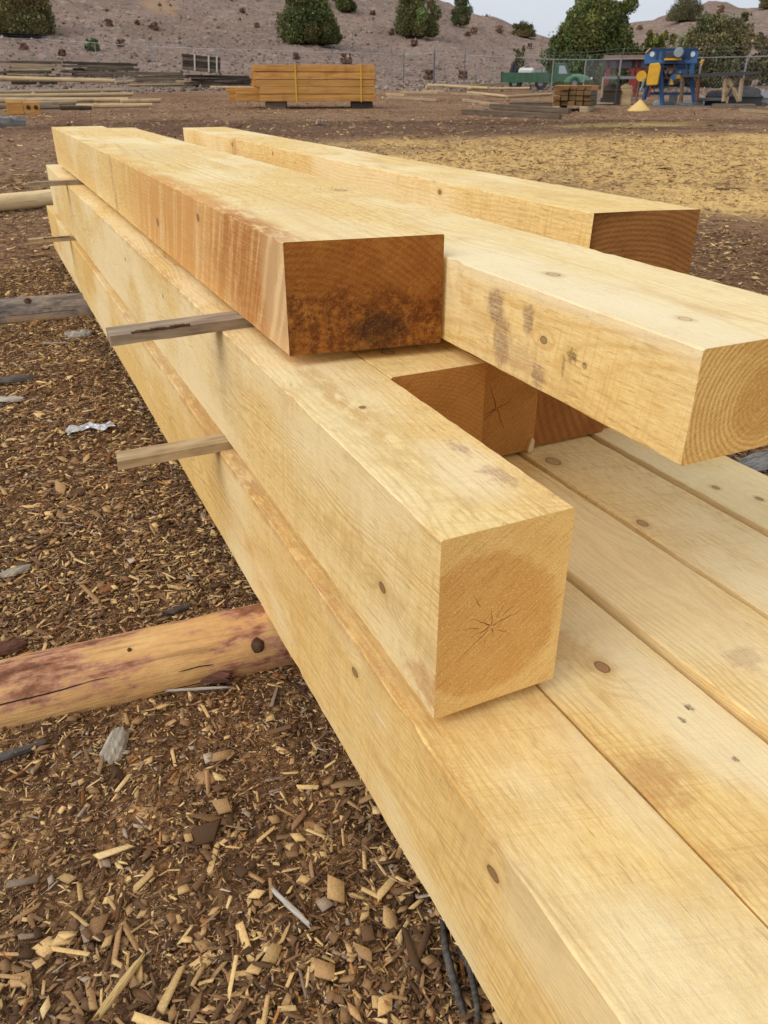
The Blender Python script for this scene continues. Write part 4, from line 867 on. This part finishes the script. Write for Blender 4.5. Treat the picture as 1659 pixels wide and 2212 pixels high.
# rocks and dry tufts over the slope
r_ = np.random.default_rng(77); n = 16000; az_ = PSI+r_.uniform(-.55, .6, n); Rr = 52+110*r_.random(n); x, y = Rr*np.sin(az_), Rr*np.cos(az_)
ico = np.array([(1, 0, 0), (-1, 0, 0), (0, 1, 0), (0, -1, 0), (0, 0, 1), (0, 0, -.4)]); fi = np.array([(0, 2, 4), (2, 1, 4), (1, 3, 4), (3, 0, 4), (2, 0, 5), (1, 2, 5), (3, 1, 5), (0, 3, 5)])
s = .075*np.exp(r_.normal(0, .5, n)); V = ico[None]*s[:, None, None]*r_.uniform(.6, 1.3, (n, 6, 1))+np.stack([x, y, zt(x, y)-.02], -1)[:, None, :]
pr = np.array([(.38, .29, .23), (.27, .19, .15), (.16, .12, .09), (.12, .10, .065), (.20, .15, .115)]); ci = pr[r_.choice(5, n, p=[.16, .22, .22, .2, .2])]
Fi = (fi[None]+(np.arange(n)*6)[:, None, None]).reshape(-1, 3)
tag(np_mesh('rocks', V.reshape(-1, 3), Fi, leafm, np.concatenate([np.repeat(ci, 8, 0), np.ones((n*8, 1))], 1)), 'loose stones and dry tufts strewn over the slope', 'stones', kind='stuff')

# ------------------------------------------------------------------ green truck behind the fence
grn = pm_('truck_green', (.045, .115, .065), .5, .4, .4, 2); grl = pm_('truck_green_hood', (.10, .25, .15), .4, .5, .3, 2); gls = pm_('truck_glass', (.35, .42, .45), .15, .6, .2); blk = pm_('rubber', (.025, .025, .028), .8); whi = pm_('tank_white', (.62, .62, .58), .5, .3, .25, 2); gry = pm_('grey_metal', (.22, .22, .23), .5, .4, .3, 3, .3); lampm = pm_('lamp_glass', (.7, .7, .65), .2, .6)
ft = Frame(1230, 204, R=58)
def ux(px, py): return ft.uv(px, py)
root = empty('truck', tuple(ft.o), -ft.az)
a, zb = ux(1081, 176); b, zt_ = ux(1190, 161); cab0, _ = ux(1190, 180); cab1, ctop = ux(1232, 136); h1, hb = ux(1276, 181); hz_, htop = ux(1255, 160)
zb = max(.42, zb)
m = MB(); m.box(a, b, 0, .06, zb, zb+.50); m.box(a, b, 1.9, 1.96, zb, zb+.50); m.box(a, a+.05, 0, 1.96, zb, zb+.55); m.box(a, b, 0, 1.96, zb-.06, zb); 
for i in range(9): m.box(a+.1+i*(b-a-.2)/8-.03, a+.1+i*(b-a-.2)/8+.03, -.02, 0, zb, zb+.50)
m.build('bed', grn, root)
m = MB(); m.prism([(cab0+.1, .42), (cab1+.05, .42), (cab1+.05, htop), (cab1-.25, ctop), (cab0+.18, ctop), (cab0+.1, htop)], .1, 1.9); cab = m.build('cab', grn, root, bevel=.04)
m = MB(); m.prism([(cab0+.42, htop+.02), (cab1-.12, htop+.02), (cab1-.33, ctop-.14), (cab0+.42, ctop-.14)], .085, .1); m.build('window', gls, cab)
m = MB(); m.prism([(cab1+.05, .45), (h1, .45), (h1+.02, htop-.30), (h1-.25, htop-.10), (hz_, htop), (cab1+.05, htop+.02)], .35, 1.65); m.build('hood', grl, root, bevel=.08)
m = MB()
m.prism([(h1-1.05+.62*math.cos(t_), .40+.42*math.sin(t_)) for t_ in np.linspace(0, math.pi, 10)], .05, .45); m.build('fender', grl, root, bevel=.02)
for hx in (.5, 1.45): mm = MB(); mm.tube([(h1-.02, hx, .62), (h1+.08, hx, .62)], .09, 12); mm.build('headlight', lampm, root)
for wx in (a+.9, b-.6, h1-1.0):
    for wy in (.05, 1.6):
        w_ = MB(); w_.tube([(wx, wy, .36), (wx, wy+.28, .36)], .36, 18); wo = w_.build('wheel', blk, root); w2 = MB(); w2.tube([(wx, wy-.01, .36), (wx, wy+.29, .36)], .16, 12); w2.build('rim', gry, wo)
tag(root, 'old green flatbed truck parked behind the fence below the biggest juniper', 'truck')
t0, z0 = ux(1152, 165); t1, z1 = ux(1200, 146); t0, _ = ux(1156, 150)
o = empty('water_tank', tuple(ft.o), -ft.az); zc = zb+.0
m = MB(); m.box(t0-.0, t0+ux(1154, 150)[0]-ux(1119, 150)[0], .4, 1.5, zc+.01, ux(1130, 146)[1]); q = m.build('tank_body', whi, o, bevel=.14); t2, _ = ux(1140, 150); o.location = Vector(ft.o)+Vector(ft.r)*(ux(1119, 150)[0]-t0)
MB().tube([(t0+.5, .95, ux(1130, 146)[1]-.01), (t0+.5, .95, ux(1130, 146)[1]+.05)], .12, 12).build('lid', blk, o)
tag(o, 'white rounded tank riding on the bed of the green truck', 'tank')
o = empty('tarp_heap', tuple(ft.o), -ft.az); m = MB(); tx, _ = ux(1138, 150)
rr2 = random.Random(3); K = 9
for c_x_, sx_, hz2, mt, nm, lb in ((ux(1109, 150)[0], .38, 1.15, blk, 'tarp', 'dark bulging tarp on the truck bed left of the white tank'), (ux(1172, 150)[0], .5, .9, gry, 'scrap_heap', 'grey scrap heap on the truck bed right of the white tank')):
    m = MB(); vs = []
    for i in range(K):
        for j in range(K):
            u, v_ = i/(K-1)*2-1, j/(K-1)*2-1; q_ = max(0, 1-u*u)*max(0, 1-v_*v_); vs.append((c_x_+u*sx_, .95+v_*.6, zb+.01+(hz2-.2)*q_**.6*(1+rr2.uniform(-.18, .18))))
    m.add(vs, [(i*K+j, i*K+j+1, (i+1)*K+j+1, (i+1)*K+j) for i in range(K-1) for j in range(K-1)])
    m.add([(c_x_-sx_, .35, zb+.01), (c_x_+sx_, .35, zb+.01), (c_x_+sx_, 1.55, zb+.01), (c_x_-sx_, 1.55, zb+.01)], [(0, 1, 2, 3)])
    ob = m.build(nm, mt); ob.location = Vector(ft.o); ob.rotation_euler = (0, 0, -ft.az); tag(ob, lb, 'tarp' if nm == 'tarp' else 'scrap')
bpy.data.objects.remove(o)

# ------------------------------------------------------------------ blue machine, conveyor, rack
blue = pm_('machine_blue', (.050, .135, .30), .6, .3, .6, 4); blud = pm_('machine_dark_blue', (.02, .05, .12), .6); yel_ = pm_('guard_yellow', (.68, .38, .035), .6, .3, .4, 4); drk = pm_('dark_steel', (.05, .05, .055), .6, .4, .4, 3); redm = pm_('rack_red', (.22, .03, .025), .6, .3, .4, 2); rust = pm_('rust', (.16, .07, .04), .8); mot = pm_('motor_grey', (.25, .30, .32), .5, .4, .3, 4); wht = pm_('round_plate', (.55, .62, .62), .5)
fm_ = Frame(1450, 228); D4 = lambda x, y, dp=0: fm_.uv(1227+.2604*x, .2604*y, dp)
def boxpx(m, x0, y0, x1, y1, d0, d1, **k):
    a, z1 = D4(x0, y0); b, z0 = D4(x1, y1); return m.box(min(a, b), max(a, b), d0, d1, z0, z1, **k)
def legpx(m, pts, w, d0, dd=.12):
    P2 = [D4(*p) for p in pts]; return m.tube([(a, d0, z) for a, z in P2], w, 4)
root = empty('debarking_machine', tuple(fm_.o), -fm_.az)
m = MB(); P2 = [D4(*p) for p in [(635, 455), (660, 405), (1085, 412), (1085, 450), (1065, 535), (1000, 535), (950, 500), (790, 505), (700, 540), (632, 540)]]
m.prism(P2, 0, 1.1); body = m.build('housing', blue, root, bevel=.02)
m = MB(); boxpx(m, 640, 500, 1068, 528, -.06, 1.16); m.build('frame_rail', blue, root, bevel=.01)
m = MB(); boxpx(m, 655, 402, 1088, 412, -.03, 1.13); m.build('top_flange', blud, root)
for x_ in (698, 1035): a, z_ = D4(x_, 450); MB().tube([(a, -.03, z_), (a, .01, z_)], .085, 16).build('bearing_plate', wht, body)
m = MB(); P2 = [D4(*p) for p in [(680, 530), (760, 522), (772, 560), (745, 705), (655, 712), (650, 690)]]; m.prism(P2, -.42, -.16); m.build('belt_guard', yel_, root, bevel=.03)
a, z_ = D4(612, 632); MB().tube([(a, -.38, z_), (a, -.1, z_)], .18, 20).build('pulley_guard', yel_, root, bevel=.0)
a, z_ = D4(918, 440); MB().tube([(a, -.55, z_), (a, -.50, z_), (a, .2, z_)], [.14, .17, .17], 18).build('motor', mot, root)
m = MB(); boxpx(m, 815, 430, 885, 485, -.2, .3); m.build('motor_mount', drk, root, bevel=.02); m = MB(); boxpx(m, 800, 485, 940, 500, -.3, .35); m.build('motor_plate', yel_, root)
m = MB(); boxpx(m, 890, 535, 990, 620, .1, .5); m.build('side_panel', blue, root, bevel=.02)
m = MB(); boxpx(m, 775, 510, 890, 690, .35, .9); m.build('feed_drum', drk, root, bevel=.05)
a, z_ = D4(848, 580); MB().tube([(a, 0, z_), (a, .4, z_)], .15, 14).build('rotor', rust, root); a, z_ = D4(880, 640); MB().tube([(a, -.05, z_), (a, .3, z_)], .11, 12).build('drive_motor', blue, root)
for pts, d0 in (([(770, 650), (782, 872)], 0), ([(1020, 640), (1050, 850)], .05), ([(660, 700), (622, 830)], .9), ([(1035, 520), (1018, 650)], 0), ([(760, 520), (772, 655)], .05), ([(870, 600), (845, 705)], .1)):
    m = MB(); legpx(m, pts, .085, d0); m.build('leg', blue, root)
m = MB(); boxpx(m, 640, 700, 1040, 720, .4, .5); boxpx(m, 680, 765, 1040, 790, .1, .2); m.build('cross_brace', blud, root)
for p0_, p1_ in (((645, 440), (685, 400)), ((1085, 412), (1095, 400)), ((1090, 520), (1130, 495)), ((1105, 545), (1125, 500))):
    m = MB(); legpx(m, [p0_, p1_], .022, -.05); m.build('lever', yel_, root)
m = MB(); legpx(m, [(640, 650), (608, 750)], .04, -.45); m.build('cylinder_rod', mot, root)
m = MB(); boxpx(m, 895, 620, 935, 655, -.1, .1); boxpx(m, 850, 650, 872, 705, 0, .2); m.build('chain_case', yel_, root, bevel=.01)
for i_, xs_ in enumerate((740, 790, 975, 1005)):
    m = MB(); boxpx(m, xs_-5, 418, xs_+5, 498, -.035, .0); m.build('rib', blud, body)
hz = []
for k, pts in enumerate(([(800, 450), (785, 520), (800, 600), (830, 650)], [(900, 470), (880, 540), (905, 600), (890, 680)], [(960, 500), (985, 560), (960, 640), (930, 700)], [(700, 700), (720, 760), (800, 770), (850, 740)])):
    P3 = [D4(*p) for p in pts]; m = MB(); m.tube([(a, -.12-.04*i, z) for i, (a, z) in enumerate(P3)], .018, 6); m.build('hose', drk, root)
m = MB(); boxpx(m, 700, 545, 1000, 560, .0, .06); m.build('cross_beam', blud, root)
m = MB(); boxpx(m, 790, 640, 1010, 655, .1, .3); m.build('feed_bar', rust, root)
for xq in (810, 850, 930): a, z_ = D4(xq, 600); m = MB(); m.tube([(a, -.1, z_), (a, .5, z_+.1)], .05, 10); m.build('roller', gry, root)
tag(root, 'blue machine on splayed legs with yellow belt guard and grey motor on top', 'machine')
# conveyor
root = empty('conveyor', tuple(fm_.o), -fm_.az); m = MB()
P2 = [D4(*p) for p in [(925, 620), (1430, 598), (1580, 594), (1585, 612), (1430, 628), (940, 642)]]; m.prism(P2, -.75, -.55); m.build('side_beam', drk, root)
P2 = [D4(*p) for p in [(925, 620), (1430, 598), (1430, 612), (940, 630)]]; m = MB(); m.prism(P2, -.5, .1); m.build('bed', gry, root)
for pts in ([(950, 640), (935, 850)], [(1080, 640), (1065, 830)]): m = MB(); legpx(m, pts, .07, -.65); m.build('leg', W_gr if pts[0][0] == 950 else rust, root)
tag(root, 'long dark conveyor bed leading right from the blue machine', 'conveyor')
root = empty('infeed_table', tuple(fm_.o), -fm_.az)
P2 = [D4(*p) for p in [(290, 632), (640, 632), (640, 655), (290, 655)]]; m = MB(); m.prism(P2, -.3, -.1); m.prism(P2, .5, .7); m.build('side_rail', gry, root)
for pts, mt in (([(298, 650), (283, 810)], W_tn), ([(425, 630), (395, 860)], drk), ([(600, 655), (565, 850)], W_gr)): m = MB(); legpx(m, pts, .042, -.3); m.build('leg', mt, root)
tag(root, 'low grey infeed table on thin legs left of the blue machine', 'table')
# wooden trestle under the conveyor end
root = empty('wooden_trestle', tuple(fm_.o), -fm_.az)
for pts, mt in (([(1300, 645), (1285, 838)], W_tn), ([(1320, 650), (1410, 835)], W_tn), ([(1435, 645), (1412, 838)], W_tn), ([(1410, 640), (1310, 790)], W_gr)): m = MB(); legpx(m, pts, .075, -.6+.02*len(pts)); m.build('leg', mt, root)
tag(root, 'brown wooden trestle with crossed legs under the conveyor end', 'trestle')
# platform beams
for (x0, y0, x1, y1, d0, d1, mt, lb) in ((200, 880, 700, 912, -1.2, -.5, W_gr, 'grey-brown sill timber left of the yellow cone'), (690, 872, 1200, 928, -1.0, 0, pm_('sill_grey', (.15, .14, .14), .9), 'long grey sill timber below the blue machine'), (1195, 855, 1525, 935, -1.1, -.2, W_gr, 'thick dark brown block carrying the wooden trestle'), (200, 815, 560, 840, .8, 1.4, pm_('slab_grey', (.26, .24, .23), .9), 'pale grey slab lying behind the infeed table'), (200, 852, 375, 868, .2, .7, pm_('slab_pale', (.33, .30, .27), .9), 'thin pale slab between the square stack and infeed table'), (1075, 815, 1280, 838, .2, .8, gry, 'flat grey slab between the machine and the trestle')):
    m = MB(); boxpx(m, x0, y0, x1, y1, d0, d1, j=.02); o = m.build('sill_timber', mt, bevel=.015); o.location = Vector(fm_.o); o.rotation_euler = (0, 0, -fm_.az); tag(o, lb, 'timber', 'sills and slabs around the blue machine')
for i, (x, y, s_, c, lb) in enumerate([(745, 845, .28, whi, 'white scrap under the left side of the blue machine'), (835, 850, .30, gry, 'grey scrap between the legs of the blue machine'), (990, 845, .42, whi, 'whitish scrap beside the right leg of the blue machine'), (1095, 803, .26, whi, 'bright white scrap right of the blue machine'), (880, 770, .25, mot, 'light grey scrap behind the legs of the blue machine'), (480, 715, .35, W_yl, 'yellowish scrap in the red rack'), (1240, 790, .6, drk, 'dark heap between the trestle and the machine'), (1490, 790, .9, drk, 'dark heap at the right of the trestle'), (1620, 800, .7, gry, 'grey scrap heap at the right picture edge'), (350, 740, .6, W_dk, 'dark heap inside the red rack'), (1640, 870, .7, drk, 'black heap at the far right foot of the slope')]):
    s_ *= .62; a, z_ = D4(x, y); m = MB(); K = 8; vs = []; rq = random.Random(i)
    for q in range(K):
        for j in range(K):
            u, v_ = q/(K-1)*2-1, j/(K-1)*2-1; e_ = max(0, 1-u*u)*max(0, 1-v_*v_); vs.append((a+u*s_*1.1, .9+v_*s_*.6, z_+s_*.55*e_**.5*(1+rq.uniform(-.35, .35))-.06))
    m.add(vs, [(q*K+j, q*K+j+1, (q+1)*K+j+1, (q+1)*K+j) for q in range(K-1) for j in range(K-1)]); m.add([vs[0], vs[K-1], vs[-1], vs[-K]], [(0, 1, 2, 3)])
    m.add([(a-s_, .9-s_*.5, -.1), (a+s_, .9-s_*.5, -.1), (a+s_, .9+s_*.5, -.1), (a-s_, .9+s_*.5, -.1), (a-s_, .9-s_*.5, z_-.05), (a+s_, .9-s_*.5, z_-.05), (a+s_, .9+s_*.5, z_-.05), (a-s_, .9+s_*.5, z_-.05)], [(0, 1, 5, 4), (1, 2, 6, 5), (2, 3, 7, 6), (3, 0, 4, 7), (4, 5, 6, 7)])
    o = m.build('scrap_heap', c); o.location = Vector(fm_.o); o.rotation_euler = (0, 0, -fm_.az); tag(o, lb, 'scrap', 'scrap around the blue machine')
plank(1597, 240, 1665, 246, 5, W_tn, 'pale board lying at the right edge beyond the trestle block', 'board', 'board', False)
# red rack behind
fk = Frame(1370, 212, R=47); K4 = lambda x, y: fk.uv(1227+.2604*x, .2604*y); root = empty('steel_rack', tuple(fk.o), -fk.az)
a, zt4 = K4(300, 475); b, _ = K4(680, 475); 
MB().box(a, b, -.2, 1.8, zt4-.10, zt4+.08).build('roof_sheet', pm_('rack_roof', (.26, .17, .14), .8), root, bevel=.01)
m = MB(); m.box(a, b, 0, 1.6, zt4-.5, zt4-.12); m.build('dark_load', drk, root)
for x_, y1 in ((318, 700), (515, 760), (560, 760), (670, 760)):
    c, z_ = K4(x_, y1); m = MB(); m.box(c-.10, c+.10, 0, .2, min(z_, -.05), zt4-.1); m.build('post', redm, root)
c, z5 = K4(500, 570); MB().box(c, b, .05, 1.5, z5-.12, z5+.12).build('shelf', redm, root); c, z5 = K4(330, 560); MB().box(c, b, .3, 1.5, z5-.1, z5).build('shelf', redm, root)
c, z5 = K4(505, 660); d, z6 = K4(560, 755); MB().box(c, d, -.05, .9, z6, z5).build('cabinet', redm, root, bevel=.01)
tag(root, 'low roofed red steel rack behind the infeed table', 'rack')
# sawdust cone
fc_ = Frame(1380, 240); cu, ch_ = fc_.uv(1384, 215); r0_ = (fc_.uv(1406, 240)[0]-fc_.uv(1353, 240)[0])/2; cc_ = (fc_.uv(1406, 240)[0]+fc_.uv(1353, 240)[0])/2
m = MB(); vs = [(cu, .6, ch_)]; K = 22; rings = 9
for i in range(1, rings+1):
    t = i/rings
    for k in range(K):
        an = 2*math.pi*k/K; vs.append((cu+(cc_-cu)*t+math.cos(an)*r0_*t*(1+random.uniform(-.03, .03)), .6+math.sin(an)*r0_*t, ch_*(1-t**1.05)-.04*(t > .95)+random.uniform(-.01, .01)))
fs = [(0, 1+k, 1+(k+1) % K) for k in range(K)]+[(1+i*K+k, 1+(i+1)*K+k, 1+(i+1)*K+(k+1) % K, 1+i*K+(k+1) % K) for i in range(rings-1) for k in range(K)]
m.add(vs, fs); o = m.build('sawdust_pile', pm_('sawdust', (.72, .50, .19), .95, .05, .25, 5), smooth=True); o.location = Vector(fc_.o); o.rotation_euler = (0, 0, -fc_.az); tag(o, 'small yellow cone of sawdust in front of the blue machine', 'sawdust pile')

# ------------------------------------------------------------------ light, sky, camera
SUN_EL, SUN_AZ = math.radians(42), math.radians(-98)      # azimuth from +Y towards +X
w = bpy.data.worlds.new('World'); sc.world = w; w.use_nodes = True; t = w.node_tree; bg = t.nodes['Background']
sk = t.nodes.new('ShaderNodeTexSky'); sk.sky_type = 'NISHITA'; sk.sun_disc = False; sk.sun_elevation = SUN_EL; sk.sun_rotation = SUN_AZ; sk.air_density = 1.0; sk.dust_density = 6; sk.ozone_density = .6
hs = t.nodes.new('ShaderNodeHueSaturation'); hs.inputs['Saturation'].default_value = .30
t.links.new(sk.outputs[0], hs.inputs['Color'])
tc = t.nodes.new('ShaderNodeTexCoord'); mp = t.nodes.new('ShaderNodeMapping'); mp.inputs['Scale'].default_value = (1, 1, 2.6); t.links.new(tc.outputs['Generated'], mp.inputs[0])
nz = t.nodes.new('ShaderNodeTexNoise'); nz.inputs['Scale'].default_value = 2.2; nz.inputs['Detail'].default_value = 6; t.links.new(mp.outputs[0], nz.inputs['Vector'])
rp_ = t.nodes.new('ShaderNodeValToRGB'); rp_.color_ramp.elements[0].position = .3; rp_.color_ramp.elements[0].color = (4.0, 4.4, 4.95, 1); rp_.color_ramp.elements[1].position = .7; rp_.color_ramp.elements[1].color = (5.1, 5.35, 5.75, 1); t.links.new(nz.outputs[0], rp_.inputs[0])
mx = t.nodes.new('ShaderNodeMix'); mx.data_type = 'RGBA'; mx.inputs[0].default_value = .85; t.links.new(hs.outputs[0], mx.inputs[6]); t.links.new(rp_.outputs[0], mx.inputs[7])
t.links.new(mx.outputs[2], bg.inputs[0]); bg.inputs[1].default_value = .12
sun = bpy.data.lights.new('sun', 'SUN'); sun.energy = 1.1; sun.angle = math.radians(55); sun.color = (1, .93, .82)
so = bpy.data.objects.new('sun', sun); COL.objects.link(so)
d = Vector((math.sin(SUN_AZ)*math.cos(SUN_EL), math.cos(SUN_AZ)*math.cos(SUN_EL), math.sin(SUN_EL)))
so.rotation_euler = (-d).to_track_quat('-Z', 'Y').to_euler()
cam = bpy.data.cameras.new('camera'); co = bpy.data.objects.new('camera', cam); COL.objects.link(co)
M = Matrix(((rr[0], uu[0], -ff[0]), (rr[1], uu[1], -ff[1]), (rr[2], uu[2], -ff[2]))).to_4x4(); M.translation = Vector(CAM); co.matrix_world = M
cam.sensor_fit = 'HORIZONTAL'; cam.sensor_width = 36; cam.lens = F/1659*36; cam.clip_end = 3000; cam.clip_start = .02
cam.dof.use_dof = True; cam.dof.focus_distance = 1.7; cam.dof.aperture_fstop = 17
sc.camera = co
vs_ = sc.view_settings; vs_.view_transform = 'Standard'; vs_.look = 'None'; vs_.exposure = 0.45; vs_.gamma = 1
